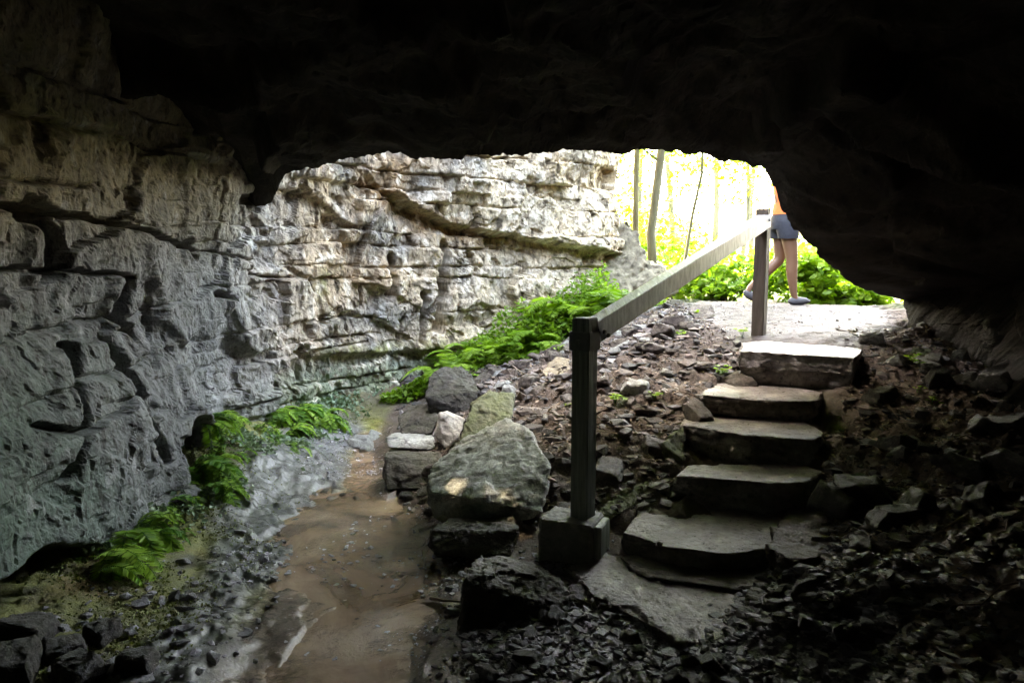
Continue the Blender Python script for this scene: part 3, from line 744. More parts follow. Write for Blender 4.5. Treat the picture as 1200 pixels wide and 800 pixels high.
hullrock('rock', [A(608,640,3.75), A(622,630,3.9), A(634,640,3.85), A(630,660,3.7), A(606,660,3.7), A(620,650,4.0)], 'brown_rock', 'small rough stone touching left side of the concrete base', 13, cat='rock', amp=.02)
# stones on the slope left of the steps
hullrock('boulder', [A(697,590,4.1), A(705,560,4.3), A(735,542,4.5), A(770,545,4.5), A(765,575,4.2), A(735,592,4.05), A(700,600,4.4), A(765,590,4.6)],
         'dark_rock', 'dark angular boulder behind the near handrail post', 14)
hullrock('rock', [A(700,600,3.85), A(720,578,4.05), A(762,565,4.15), A(765,580,4.1), A(730,600,3.85), A(705,615,3.8), A(725,605,4.2), A(760,590,4.3)],
         'moss_rock', 'long greenish stone beside the near handrail post', 15, cat='rock')
hullrock('rock', [A(775,520,4.35), A(785,508,4.5), A(800,500,4.55), A(803,540,4.3), A(778,545,4.3), A(800,530,4.7)], 'moss_rock', 'olive stone at left end of the fourth step', 16, cat='rock')
hullrock('rock', [A(756,495,4.8), A(770,487,5.0), A(805,486,4.9), A(800,505,4.7), A(770,506,4.7), A(790,500,5.0)], 'brown_rock', 'flat brown stone beside the pale fourth step', 17, cat='rock')
hullrock('rock', [A(690,510,4.7), A(700,495,4.9), A(725,490,4.9), A(732,505,4.7), A(715,522,4.6), A(692,525,4.6), A(715,510,5.0)], 'brown_rock', 'reddish brown block just right of the near post', 18, cat='rock', amp=.01)
hullrock('rock', [A(625,510,4.9), A(640,497,5.1), A(664,508,4.9), A(662,516,4.8), A(630,520,4.8), A(645,515,5.2)], 'brown_rock', 'flat brown stone just right of the biggest grey boulder', 19, cat='rock', amp=.01)
hullrock('rock', [A(634,435,6.0), A(650,418,6.2), A(668,420,6.1), A(668,438,5.9), A(645,447,5.85), A(655,440,6.3)], 'tan_rock', 'tan angular stone high on the slope left of near post', 20, cat='rock', amp=.01)
hullrock('rock', [A(806,364,7.2), A(815,356,7.4), A(835,357,7.3), A(838,370,7.1), A(820,377,7.0), A(825,365,7.5)], 'brown_rock', 'brown stone at top of the slope left of far post', 21, cat='rock', amp=.01)
hullrock('rock', [A(834,402,6.2), A(840,396,6.3), A(860,400,6.2), A(856,414,6.0), A(838,412,6.0), A(850,405,6.4)], 'brown_rock', 'reddish stone just left of the highest step', 22, cat='rock', amp=.01)
hullrock('rock', [A(700,352,9.0), A(700,300,9.2), A(715,330,9.9), A(740,300,9.3), A(765,308,9.6), A(795,325,9.4), A(790,345,9.2), A(735,358,9.0), A(760,350,9.9)], 'tan_rock', 'brown rubble block at foot of the right end of the limestone wall', 23, L=.04, amp=.05)
hullrock('rock', [A(712,310,9.2), A(722,270,9.3), A(735,258,9.4), A(748,275,9.4), A(756,300,9.4), A(750,318,9.3), A(735,290,9.9)], 'tan_rock', 'tan stone sticking out at the right end of the limestone wall', 24, L=.04, amp=.04, cat='rock')
# right hand side of the steps
hullrock('boulder', [A(995,690,2.95), A(1010,672,3.1), A(1060,662,3.2), A(1105,664,3.2), A(1110,678,3.05), A(1080,700,2.9), A(1000,720,2.8), A(1090,715,2.9), A(1050,700,3.4), A(1100,700,3.4)],
         'moss_rock', 'green mossy split boulder low on the right slope', 25, strata=.02, amp=.015)
hullrock('rock', [A(1108,652,3.15), A(1122,645,3.3), A(1175,652,3.3), A(1180,662,3.15), A(1140,670,3.05), A(1110,664,3.1), A(1150,665,3.4)], 'tan_rock', 'long pale tan stone in dark litter beyond the mossy boulder', 26, cat='rock', amp=.008)
hullrock('boulder', [A(870,700,3.05), A(885,685,3.2), A(975,690,3.15), A(993,705,3.0), A(985,765,2.7), A(880,770,2.75), A(900,740,3.3), A(980,740,3.3), A(930,690,3.3)],
         'dark_rock', 'large near black boulder right of the lowest step', 27, strata=.015, amp=.015)
hullrock('rock', [A(1145,750,2.85), A(1150,738,2.95), A(1175,740,2.95), A(1182,752,2.85), A(1160,762,2.8), A(1165,755,3.0)], 'tan_rock', 'small dull tan stone in the dark lower right corner', 28, cat='rock', amp=.006)
hullrock('boulder', [A(1015,775,2.6), A(1040,760,2.75), A(1105,772,2.7), A(1130,795,2.55), A(1060,830,2.4), A(1010,810,2.45), A(1070,800,2.8)], 'grey_rock', 'grey flat stone in the bottom dark corner below the mossy boulder', 29, amp=.015, strata=.015)
hullrock('rock', [A(1065,412,5.3), A(1080,404,5.5), A(1102,408,5.4), A(1105,420,5.2), A(1070,424,5.2), A(1090,415,5.6)], 'moss_rock', 'flat greenish stone under the black rock edge right of path', 30, cat='rock')
hullrock('rock', [A(1120,440,4.9), A(1135,430,5.1), A(1157,436,5.0), A(1160,465,4.7), A(1125,475,4.7), A(1145,450,5.2)], 'grey_rock', 'broken grey stone against foot of the black rock', 31, cat='rock')
hullrock('rock', [A(1085,505,4.3), A(1100,480,4.5), A(1130,470,4.5), A(1155,480,4.4), A(1150,500,4.2), A(1095,520,4.15), A(1125,500,4.6)], 'brown_rock', 'long brown slab leaning in the debris under the black rock', 32)
hullrock('rock', [A(598,790,2.65), A(610,782,2.75), A(640,785,2.72), A(640,800,2.6), A(600,806,2.6), A(620,798,2.8)], 'brown_rock', 'flat loose stone among the pebbles at bottom centre', 33, cat='rock', amp=.008)
hullrock('rock', [A(700,700,2.98), A(715,692,3.1), A(750,700,3.05), A(745,715,2.95), A(705,716,2.95), A(725,710,3.1)], 'dark_rock', 'flat stone on the pebbles below the lowest step', 34, cat='rock', amp=.01) if False else None
hullrock('rock', [A(482,776,2.8), A(486,772,2.85), A(496,773,2.84), A(498,780,2.78), A(488,784,2.76), A(490,778,2.88)], 'dark_rock', 'small dark stone standing alone in the brown water', 35, cat='rock', amp=.004, L=.012)
hullrock('rock', [A(530,780,2.7), A(545,770,2.8), A(560,775,2.75), A(556,800,2.62), A(532,800,2.62), A(545,790,2.85)], 'dark_rock', 'dark pointed stone at edge between water and pebbles', 36, cat='rock', amp=.01)
# low rocks of the undercut, their dimness painted as near-black stone
for i, (px, py, w) in enumerate(((30,742,.3),(75,760,.22),(120,742,.2),(10,790,.34),(90,790,.26),(160,775,.2))):
    p = ground(px, py+6)
    rock('rock', p, (w*.6, w*.5, w*.28), M['near_black_rock'], ['dark stone under the overhang at left edge', 'dull stone in front of the undercut rock, second from left edge', 'dark block under the overhanging lip, closest to the lowest fern', 'dark stone in the bottom left corner', 'dark stone at the bottom edge, second from the bottom left corner', 'dark wet stone between the overhang stones and the moss bank'][i], seed=60+i, rz=i*37, amp=.007)

# pebbles piled by the water (many: one mass), loose rubble, individually visible loose stones
ico = bmesh.new(); bmesh.ops.create_icosphere(ico, subdivisions=1, radius=1)
IV = np.array([v.co for v in ico.verts]); IF = np.array([[v.index for v in f.verts] for f in ico.faces]); ico.free()
ico = bmesh.new(); bmesh.ops.create_icosphere(ico, subdivisions=2, radius=1)
IV2 = np.array([v.co for v in ico.verts]); IF2 = np.array([[v.index for v in f.verts] for f in ico.faces]); ico.free()
rng = np.random.RandomState(5)
def scatter(name, n, xr, yr, mask, size, colf, label, mat='rubble', flat=.55, lift=.3, hi=False):
    x = rng.uniform(*xr, n*3); y = rng.uniform(*yr, n*3)
    m = rng.rand(n*3) < mask(x, y); x = x[m][:n]; y = y[m][:n]; n = len(x)
    z = H(x, y)
    if name == 'stream_glint_grit': z = np.maximum(z, -.006)
    sz = size[0]*(size[1]/size[0])**(rng.rand(n)**(2.0+3*(fbm(x*2, y*2, 3.1, 2)+.4)))
    bv, bf = (IV2, IF2) if hi else (IV, IF)
    k = len(bv)
    sc3 = np.stack([sz*rng.uniform(.7, 1.5, n), sz*rng.uniform(.6, 1.1, n), sz*flat*rng.uniform(.5, 1.2, n)], -1)
    P = np.broadcast_to(bv, (n, k, 3)).copy()
    # squash towards a cube so that stones look broken, plus jitter
    P = np.sign(P)*np.abs(P)**rng.uniform(.5, .9, (n, 1, 1)); P += rng.normal(0, .2, (n, k, 3))
    P *= sc3[:, None, :]
    a = rng.uniform(0, 6.28, n); tx = rng.normal(0, .35, n)
    ca, sa = np.cos(a)[:, None], np.sin(a)[:, None]; ct, st_ = np.cos(tx)[:, None], np.sin(tx)[:, None]
    y1 = P[..., 1]*ct-P[..., 2]*st_; z1 = P[..., 1]*st_+P[..., 2]*ct
    x2 = P[..., 0]*ca-y1*sa; y2 = P[..., 0]*sa+y1*ca
    V = np.stack([x2+x[:, None], y2+y[:, None], z1+(z+sc3[:, 2]*lift)[:, None]], -1).reshape(-1, 3)
    Fc = (bf[None]+(np.arange(n)*k)[:, None, None]).reshape(-1, 3)
    col = np.repeat(colf(n), k, 0)
    return props(npobj(name, V, Fc, M[mat], smooth=False, col=col), label, kind='stuff')
def cgrey(n):
    b = rng.uniform(.12, .40, n)[:, None]; return b*np.array([1.0, .98, 1.05])
def cbrown(n):
    b = (rng.uniform(.2, 1.0, n)**2.4*.24+.03)[:, None]; t = rng.rand(n)[:, None]
    return b*(np.array([1.35, .98, .74])*t+np.array([1.0, .98, .97])*(1-t))
stm = lambda x, y: np.abs(x-np.interp(y, [3.3, 4, 4.4, 4.8, 5.2, 5.6], [.9, 1.22, 1.4, 1.57, 1.95, 2.1])) < np.interp(y, [3.3, 4, 5.2], [.45, .36, .38])
def mfloor(x, y): return (sst(.0, .05, H0(x, y))*sst(-.32, -.1, x)*sst(3.75, 3.3, y)*sst(1.9, 1.2, x))
def mleft(x, y): return sst(.05, .14, H0(x, y))*(x < np.interp(y, [3.5, 4, 5.2, 6, 9], [.75, 1.0, 1.7, 1.75, 2.1]))*sst(8.8, 8, y)*(x > -1.2)*~stm(x, y)
def mright(x, y): return (x > np.interp(y, [2.4, 3.5, 4, 5.2, 5.6], [.9, 1.3, 1.55, 2.4, 2.6]))*sst(6.5, 5.4, y)*~stm(x, y)
def mall(x, y): return np.clip(mleft(x, y)+mright(x, y), 0, 1)
scatter('pebbles', 9000, (-.35, 1.9), (1.8, 3.9), mfloor, (.007, .03), cgrey, 'dark grey pebbles in front of the steps', hi=False)
scatter('rubble', 13000, (-1.1, 2.0), (3.9, 8.8), mleft, (.004, .06), cbrown, 'loose broken stones covering the slope left of the steps', lift=.05)
scatter('gravel', 6500, (.9, 3.4), (2.3, 6.2), mright, (.004, .045), cbrown, 'loose broken stones covering the slope right of the steps', lift=.05)
scatter('path_gravel', 700, (1.3, 3.8), (5.2, 9), lambda x, y: path_mask(x, y)*.5, (.003, .014), lambda n: cbrown(n)*.7, 'small grit on the trodden path')
def mstream(x, y):
    return sst(.1, .35, fbm(x*1.9, y*1.9, 44.4, 4)+.14)*sst(.07, .0, H0(x, y))*(y < 7.2)
scatter('stream_glint_grit', 5200, (-2.0, -.1), (2.3, 7.2), mstream, (.003, .016), lambda n: cgrey(n)*1.9, 'small pale stones standing in for glints in and beside the water', lift=.6)  # pale tone painted in for glints on the stream
def mbl(x, y): return sst(-1.0, -1.25, x)*sst(3.6, 3.0, y)
scatter('wet_stones', 420, (-2.6, -.9), (2.0, 4.6), lambda x, y: sst(-.95, -1.15, x+.12*(y-3))*sst(-2.0, -1.6, x)*sst(4.6, 3.0, y), (.008, .035), lambda n: cgrey(n)*1.2, 'wet broken stones on the left bank', lift=.5)

# loose stones one can point at
protos = {}
for kname, mk in (('brown', 'brown_rock'), ('grey', 'grey_rock'), ('dark', 'dark_rock')):
    L_ = []
    for i in range(4):
        bm = rock_mesh(boxpts(1, .75, .5, .3, .7, 100+i+len(kname)*7, .25), .12, .04, 2.5, 0, .02, 50+i)
        me = bpy.data.meshes.new('loose_stone'); bm.to_mesh(me); bm.free()
        me.polygons.foreach_set('use_smooth', [True]*len(me.polygons)); me.materials.append(M[mk]); L_.append(me)
    protos[kname] = L_
def loose(n, xr, yr, mask, kind, size, label, group, seed):
    q = np.random.RandomState(seed); c = 0
    while c < n:
        x = q.uniform(*xr); y = q.uniform(*yr)
        if q.rand() > float(mask(np.array([x]), np.array([y]))[0]): continue
        o = bpy.data.objects.new('loose_stone', protos[kind][c % 4]); s_ = q.uniform(*size)
        o.location = (x, y, hz(x, y)-.08*s_); o.scale = (s_, s_*q.uniform(.7, 1.1), s_*q.uniform(.5, 1.1)); o.rotation_euler = (q.normal(0, .25), q.normal(0, .25), q.uniform(0, 6.3))
        link(o); props(o, label, 'stone', group); c += 1
loose(70, (-.8, 1.6), (4.2, 7.8), mleft, 'brown', (.07, .22), 'brown broken stone lying loose on the slope left of the steps', 'loose brown stones on the slope left of the steps', 1)
loose(34, (-.9, 1.2), (4.2, 7.2), mleft, 'grey', (.06, .18), 'grey broken stone lying loose on the slope left of the steps', 'loose grey stones on the slope left of the steps', 2)
loose(60, (1.2, 3.2), (2.5, 5.6), mright, 'dark', (.07, .26), 'dark stone lying loose in the litter right of the steps', 'loose dark stones right of the steps', 3)
loose(34, (-.2, 1.3), (2.5, 3.4), mfloor, 'dark', (.05, .11), 'dark stone larger than the pebbles in front of the steps', 'larger dark stones among the pebbles', 4)
def mdark(x, y): return np.ones_like(x)
loose(9, (-.75, -.42), (4.35, 4.8), mdark, 'dark', (.06, .11), 'small black wet stone in the cluster at the water edge beside the squared boulder', 'black wet stones clustered at the water edge', 5)
loose(6, (-1.25, -1.0), (4.7, 5.0), mdark, 'dark', (.04, .07), 'small dark stone of the cluster lying in mid stream', 'dark stones clustered in mid stream', 6)
loose(5, (-1.35, -1.15), (5.95, 6.5), mdark, 'grey', (.10, .17), 'pale stone at the far end of the stream', 'pale stones at the far end of the stream', 8)

# leaf litter and twigs
def leaves_mesh(name, P, size, nrm_rand, mat, label=None, col=None, kind=None, parent=None, aspect=.5, cup=.25, dirs=None, cat=None, group=None):
    n = len(P)
    t = dirs if dirs is not None else rng.normal(size=(n, 3))*np.array([1, 1, nrm_rand]); t = t/np.linalg.norm(t, axis=1)[:, None]
    up = rng.normal(size=(n, 3))*nrm_rand+np.array([0, 0, 1.]); b = np.cross(t, up); b /= np.linalg.norm(b, axis=1)[:, None]+1e-9
    nn = np.cross(b, t); s_ = size[0]+(size[1]-size[0])*rng.rand(n)[:, None]
    A0 = P; A1 = P+t*s_*.35+b*s_*aspect*.5+nn*s_*cup*.5; A2 = P+t*s_; A3 = P+t*s_*.35-b*s_*aspect*.5+nn*s_*cup*.5; A4 = P+t*s_*.75+b*s_*aspect*.33; A5 = P+t*s_*.75-b*s_*aspect*.33
    V = np.stack([A0, A1, A4, A2, A5, A3], 1).reshape(-1, 3); base = (np.arange(n)*6)[:, None]
    Fc = np.concatenate([base+np.array([[0, 1, 2, 3]]), base+np.array([[0, 3, 4, 5]])], 0)
    c = (rng.rand(n) if col is None else col); c = np.repeat(np.stack([c, c, c], -1), 6, 0)
    o = npobj(name, V, Fc, M[mat], parent=parent, smooth=False, col=c)
    return props(o, label, cat, group, kind)
def litter(n, xr, yr, mask, label):
    x = rng.uniform(*xr, n*3); y = rng.uniform(*yr, n*3); m = rng.rand(n*3) < mask(x, y); x = x[m][:n]; y = y[m][:n]
    P = np.stack([x, y, H(x, y)+.008+.012*rng.rand(len(x))], -1)
    return leaves_mesh('leaf_litter', P, (.012, .045), .35, 'litter', label, kind='stuff')
litter(3600, (-.9, 2.0), (4, 8.6), mleft, 'brown dead leaves among the rubble left of the steps')
litter(3600, (1.0, 3.4), (2.3, 6), mright, 'brown dead leaves among the rubble right of the steps')
def tube(bm, pts, r0, r1, seg=5):
    rings = []
    for i, p in enumerate(pts):
        p = Vector(p); t = (Vector(pts[min(i+1, len(pts)-1)])-Vector(pts[max(i-1, 0)])).normalized()
        a = t.cross(Vector((.13, .31, .94))).normalized(); b = t.cross(a); r_ = r0+(r1-r0)*i/(len(pts)-1)
        rings.append([bm.verts.new(p+(a*math.cos(k*6.2832/seg)+b*math.sin(k*6.2832/seg))*r_) for k in range(seg)])
    for A_, B_ in zip(rings[:-1], rings[1:]):
        for k in range(seg): bm.faces.new((A_[k], A_[(k+1) % seg], B_[(k+1) % seg], B_[k]))
    bm.faces.new(rings[0][::-1]); bm.faces.new(rings[-1])
def twigs(n, xr, yr, mask, label, ln=(.08, .35), r_=.003, seed=1, mat='twig'):
    q = np.random.RandomState(seed); bm = bmesh.new(); c = 0
    while c < n:
        x = q.uniform(*xr); y = q.uniform(*yr)
        if q.rand() > float(mask(np.array([x]), np.array([y]))[0]): continue
        l = q.uniform(*ln); a = q.uniform(0, 6.3); pts = []
        for k in range(5):
            t = k/4; xx = x+math.cos(a)*l*t+q.normal(0, .012); yy = y+math.sin(a)*l*t+q.normal(0, .012)
            pts.append((xx, yy, hz(xx, yy)+.018+q.uniform(0, .012)))
        tube(bm, pts, r_*q.uniform(.6, 1.6), r_*.5, 4); c += 1
    return props(bmobj('twig_litter', bm, M[mat]), label, kind='stuff')
twigs(70, (-.8, 1.8), (4.1, 7.6), mleft, 'thin dead twigs strewn on the slope left of the steps', seed=3)
twigs(70, (1.2, 3.1), (2.5, 5.6), mright, 'thin dead twigs strewn on the slope right of the steps', seed=4)
def branch(pix, r0, label, name='branch'):
    bm = bmesh.new(); pts = []
    for i, p in enumerate(pix): g = ground(*p); pts.append((g.x, g.y, g.z+.03))
    tube(bm, pts, r0, r0*.4, 6); return props(bmobj(name, bm, M['root']), label, name)
branch([(596,428),(610,440),(640,450),(662,458)], .007, 'thin bare branch arching over the rubble above the biggest boulder')
branch([(1152,600),(1120,618),(1092,636)], .008, 'grey stick lying in dark litter at the right')
branch([(495,650),(498,668),(497,690)], .004, 'thin pale twig standing up in the brown water')
branch([(505,708),(520,711),(540,712)], .009, 'short dark stick floating by the jagged boulder')

# ------------------------------------------------------------------ handrail
def beam(bm, p0, p1, w, h, up=Vector((0, 0, 1)), bev=.004):
    """box from p0 to p1 (centre line), w across, h along up"""
    p0, p1 = Vector(p0), Vector(p1); t = (p1-p0).normalized(); s_ = t.cross(up).normalized(); u = s_.cross(t).normalized()
    vs = [bm.verts.new(p+s_*a*w/2+u*b*h/2) for p in (p0, p1) for a, b in ((-1,-1),(1,-1),(1,1),(-1,1))]
    fs = [(0,1,2,3),(7,6,5,4),(0,4,5,1),(1,5,6,2),(2,6,7,3),(3,7,4,0)]
    fl = [bm.faces.new([vs[i] for i in f]) for f in fs]
    bmesh.ops.recalc_face_normals(bm, faces=fl)
    if bev:
        es = list({e for f in fl for e in f.edges}); bmesh.ops.bevel(bm, geom=es, offset=bev, segments=2, affect='EDGES')
pn = at(683, 603, 3.65); pf = at(889, 392, 5.9)
pn.z = at(683, 604, 3.65).z; pf.z = at(889, 393, 5.9).z
rail_dir = Vector((pf.x-pn.x, pf.y-pn.y, 0)).normalized(); rail_ang = math.atan2(rail_dir.y, rail_dir.x)-math.pi/2
hr = empty('handrail', pn, 0); props(hr, 'weathered grey wooden handrail on two posts climbing beside the stone steps', 'handrail')
def loc(v): return Vector(v)-pn
ztn = at(683, 372, 3.65).z; ztf = at(889, 245, 5.9).z
sidev = rail_dir
def post(p, zb, zt, w=.092, mat='wood'):
    bm = bmesh.new(); beam(bm, loc((p.x, p.y, zb)), loc((p.x, p.y, zt)), w, w, up=rail_dir, bev=.005); return bmobj('post', bm, M[mat], hr, smooth=False)
post(pn, pn.z-.01, ztn); post(pf, pf.z-.25, ztf, mat='wood_dark')
r0 = Vector((pn.x, pn.y, ztn-.075))+rail_dir*.047; r1 = Vector((pf.x, pf.y, ztf-.085))-rail_dir*(-.03)
perp = Vector((rail_dir.y, -rail_dir.x, 0))
bm = bmesh.new(); beam(bm, loc(r0+perp*.006), loc(r1+perp*.006), .085, .105); bmobj('rail', bm, M['rail'], hr, smooth=False)
bm = bmesh.new(); 
for zz in (.5, .75):
    pass
bolt_at = r0+rail_dir*.03
bm.free()
bm = bmesh.new(); q_ = Vector((pn.x, pn.y, ztn-.11)); beam(bm, loc(q_-rail_dir*.0-Vector((0,0,.045))), loc(q_+Vector((0,0,.045))), .112, .112, up=rail_dir, bev=.004); bmobj('bracket', bm, M['metal'], hr, smooth=False)
def bolt(c, d):
    bm = bmesh.new(); tube(bm, [loc(Vector(c)), loc(Vector(c)+Vector(d)*.012)], .011, .010, 6); bmobj('bolt', bm, M['metal'], hr, smooth=False)
for c_ in (r0+rail_dir*.05+perp*.049, r0+rail_dir*.09+perp*.049-Vector((0, 0, .02)), r1-rail_dir*.05+perp*.049): bolt(c_, perp)
bolt(Vector((pn.x, pn.y, ztn-.11))-rail_dir*.056, -rail_dir)
# concrete base block with a strap
ba = at(631, 660, 3.5); 
bz0 = .07; cbl = Vector((pn.x-.055, pn.y+.0, 0))
ua = Vector((math.sin(R(22)), math.cos(R(22)), 0)); ub = Vector((ua.y, -ua.x, 0))
bp = [Vector(loc((cbl.x, cbl.y, z_)))+ub*a_*.135+ua*b_*.115 for z_ in (bz0, pn.z) for a_ in (-1, 1) for b_ in (-1, 1)]
bmobj('base_block', rock_mesh(bp, .014, .005, 14, 0, .012, 88), M['concrete'], hr)
pe = Vector((ua.y, -ua.x, 0)); sb = cbl+pe*.155
bm = bmesh.new(); beam(bm, loc((sb.x, sb.y, bz0+.05)), loc((sb.x, sb.y, pn.z-.012)), .035, .16, up=ua, bev=.004); bmobj('side_board', bm, M['wood'], hr, smooth=False)

# ------------------------------------------------------------------ ferns and low plants
def fern(name, loc_, n, ln, label, cat='fern', wall_dir=None, seed=0, mat='fern', droop=1., group=None, spread=1.):
    q = np.random.RandomState(seed); Ps = []; Ds = []; Sz = []; cols = []; bm = bmesh.new()
    root = empty(name, loc_); props(root, label, cat, group)
    for i in range(n):
        a = q.uniform(0, 6.28)
        if wall_dir is not None: a = wall_dir+q.uniform(-1.3, 1.3)
        L_ = ln*q.uniform(.6, 1.1); el = q.uniform(.5, 1.25); p = Vector((q.normal(0, .035*spread), q.normal(0, .05*spread), 0)); v = Vector((math.cos(a)*math.cos(el), math.sin(a)*math.cos(el), math.sin(el)))
        pts = [p.copy()]; K = 17; cc = q.rand()
        side = Vector((-math.sin(a), math.cos(a), 0))
        for k in range(K):
            v = (v+Vector((0, 0, -.13*droop))).normalized(); p = p+v*L_/K; pts.append(p.copy())
            w = math.sin(math.pi*min(1, (k+1.5)/(K+1)))**.7*L_*.24
            for sg in (-1, 1):
                for hh in (0, .5):
                    d = (side*sg*1.0+v*.45+Vector((0, 0, -.12))).normalized()
                    Ps.append(p-v*L_/K*hh); Ds.append(d); Sz.append(w*(1-.1*hh)); cols.append(min(1, max(0, cc+q.normal(0, .2))))
        tube(bm, pts[::3]+[pts[-1]], .0025, .001, 3)
    P = np.array(Ps); Dd = np.array(Ds); S = np.array(Sz)[:, None]; m = len(P)
    up = np.array([0, 0, 1.])+q.normal(0, .3, (m, 3)); b = np.cross(Dd, up); b /= np.linalg.norm(b, axis=1)[:, None]
    V = np.stack([P, P+Dd*S*.4+b*S*.13, P+Dd*S, P+Dd*S*.4-b*S*.13], 1).reshape(-1, 3)
    Fc = (np.arange(m)*4)[:, None]+np.arange(4)[None]
    c = np.repeat(np.array(cols), 4)
    npobj('frond', V, Fc, M[mat], parent=root, smooth=False, col=np.stack([c, c, c], -1)).__setitem__('kind', 'stuff') if False else npobj('fronds', V, Fc, M[mat], parent=root, smooth=False, col=np.stack([c, c, c], -1))
    bmobj('stems', bm, M[mat], root)
    return root
def wallpt(px, py, out=.02):
    u, z = whit(px, py); x, y, nx, ny = wplan(np.array([u]))
    iu = int(np.argmin(np.abs(_us-u))); iz = int(np.argmin(np.abs(_zs-z)))
    d = D[iu, iz]
    return Vector((x[0]+nx[0]*(d+out), y[0]+ny[0]*(d+out), z)), math.atan2(ny[0], nx[0])
fl_ = [(128,655,14,.24,'bright fern lowest on the left, above the mossy bank'),(160,620,16,.26,'bright green fern hanging over the overhang edge, second from the left'),
      (182,590,10,.2,'small fern just above the lowest pair of ferns'),
      (225,500,14,.24,'fern growing left of the dark hollow in the wall'),(240,540,18,.27,'leafy fern in front of the dark hollow in the wall'),(255,565,10,.2,'low fern under the dark hollow on the bank'),
      (262,490,8,.18,'small sparse fern at the base of the grey wall'),
      (322,480,14,.26,'fern at left end of the green row under the pale wall'),(352,475,16,.28,'full fern in the middle of the green row under the pale wall'),(378,485,16,.26,'fern at right end of the green row under the pale wall'),
      (340,500,10,.2,'low fern in front of the green row under the pale wall')]
for i, (px, py, n, ln, lab) in enumerate(fl_):
    w, a = wallpt(px, py, -.02); g = ground(px, py+8)
    p = g if (g-EYE).length < (w-EYE).length else w
    fern('fern', p, n+8, ln*1.15, lab, wall_dir=a, seed=i+1, droop=1.3)
small_ = []
q = np.random.RandomState(19)
for k in range(16):
    y_ = q.uniform(3.3, 6.3); x_ = -1.93+.05*(y_-4)+q.normal(0, .10); p_ = (x_, y_, hz(x_, y_))
    if k < 2:
        small_.append(fern('fern', p_, 11, .17, 'small young fern growing on the mossy bank among the larger ferns', seed=400+k, droop=1.5, group='small ferns on the mossy bank'))
    else:
        r_ = small_[k % 2].copy(); COL.objects.link(r_)
        for ch in list(small_[k % 2].children):
            c_ = ch.copy(); COL.objects.link(c_); c_.parent = r_
        r_.location = p_; r_.rotation_euler = (0, 0, q.uniform(0, 6.28)); f_ = q.uniform(.6, 1.3); r_.scale = (f_, f_, f_)
# pale liverwort and low growth on the bank
x = rng.uniform(-2.25, -1.2, 26000); y = rng.uniform(3.4, 7.4, 26000)
k_ = fbm(x*2.5, y*2.5, 51.1, 3); mk = (rng.rand(len(x)) < sst(-.05, .3, k_)*sst(-1.45, -1.75, x+.12*(y-5)*-1)*.8)
x, y = x[mk][:5200], y[mk][:5200]; P = np.stack([x, y, H(x, y)+.012+.02*rng.rand(len(x))], -1)
leaves_mesh('ground_cover', P, (.02, .045), .8, 'liver', 'pale green low leaves carpeting the bank under the wall', kind='stuff', aspect=.8)
x = rng.uniform(-2.2, -1.0, 90000); y = rng.uniform(2.4, 7.2, 90000); k_ = fbm(x*1.8, y*1.8, 71.1, 3)
mk = rng.rand(len(x)) < sst(-.25, .25, k_)*sst(-1.15, -1.5, x+.1*k_)*.9*(1-.9*wetband(x, y)*sst(3.6, 4.4, y)); x, y = x[mk][:16000], y[mk][:16000]; P = np.stack([x, y, H(x, y)+.002], -1)
leaves_mesh('moss', P, (.006, .018), .9, 'moss', 'short green moss on the left bank', kind='stuff', aspect=.6)
# small plants on the slopes
def sprig(px, py, n, s_, label, seed):
    p = ground(px, py); q = np.random.RandomState(seed)
    root = empty('seedling', p); props(root, label, 'seedling')
    P = []; Dd = []; bm = bmesh.new()
    for i in range(n):
        a = q.uniform(0, 6.28); r_ = q.uniform(0, s_); h = q.uniform(.3, 1)*s_*1.1
        c = np.array([math.cos(a)*r_, math.sin(a)*r_, h]); tube(bm, [(0, 0, -.01), (c[0]*.5, c[1]*.5, h*.7), tuple(c)], .0015, .001, 3)
        for k in range(3):
            b_ = a+(k-1)*1.3; P.append(c); Dd.append([math.cos(b_), math.sin(b_), .25])
    leaves_mesh('leaves', np.array(P), (s_*.45, s_*.7), .3, 'leaf', parent=root, aspect=.7, dirs=np.array(Dd, float)); bmobj('stem', bm, M['fern'], root)
for i, (px, py, n, s_, lab) in enumerate([(721,472,12,.055,'bright seedling right of the near post, on the slope'),(666,478,5,.03,'tiny seedling just left of the near post'),(768,468,9,.05,'small seedling midway between near post and fourth step'),
      (845,440,12,.06,'leafy seedling left of the thin pale step'),(800,395,8,.05,'small seedling high on the slope under the rail'),(655,412,6,.05,'low seedling above the tan stone on the slope'),
      (1066,430,10,.07,'seedling in the debris right of the highest step'),(1092,475,6,.045,'tiny seedling low in the debris right of the path'),(1075,460,4,.04,'tiny seedling between two others right of the path'),(870,395,8,.06,'seedling at the foot of the far post'),(815,372,10,.06,'seedling beside the brown stone at slope top')]):
    sprig(px, py, n, s_, lab, i+5)
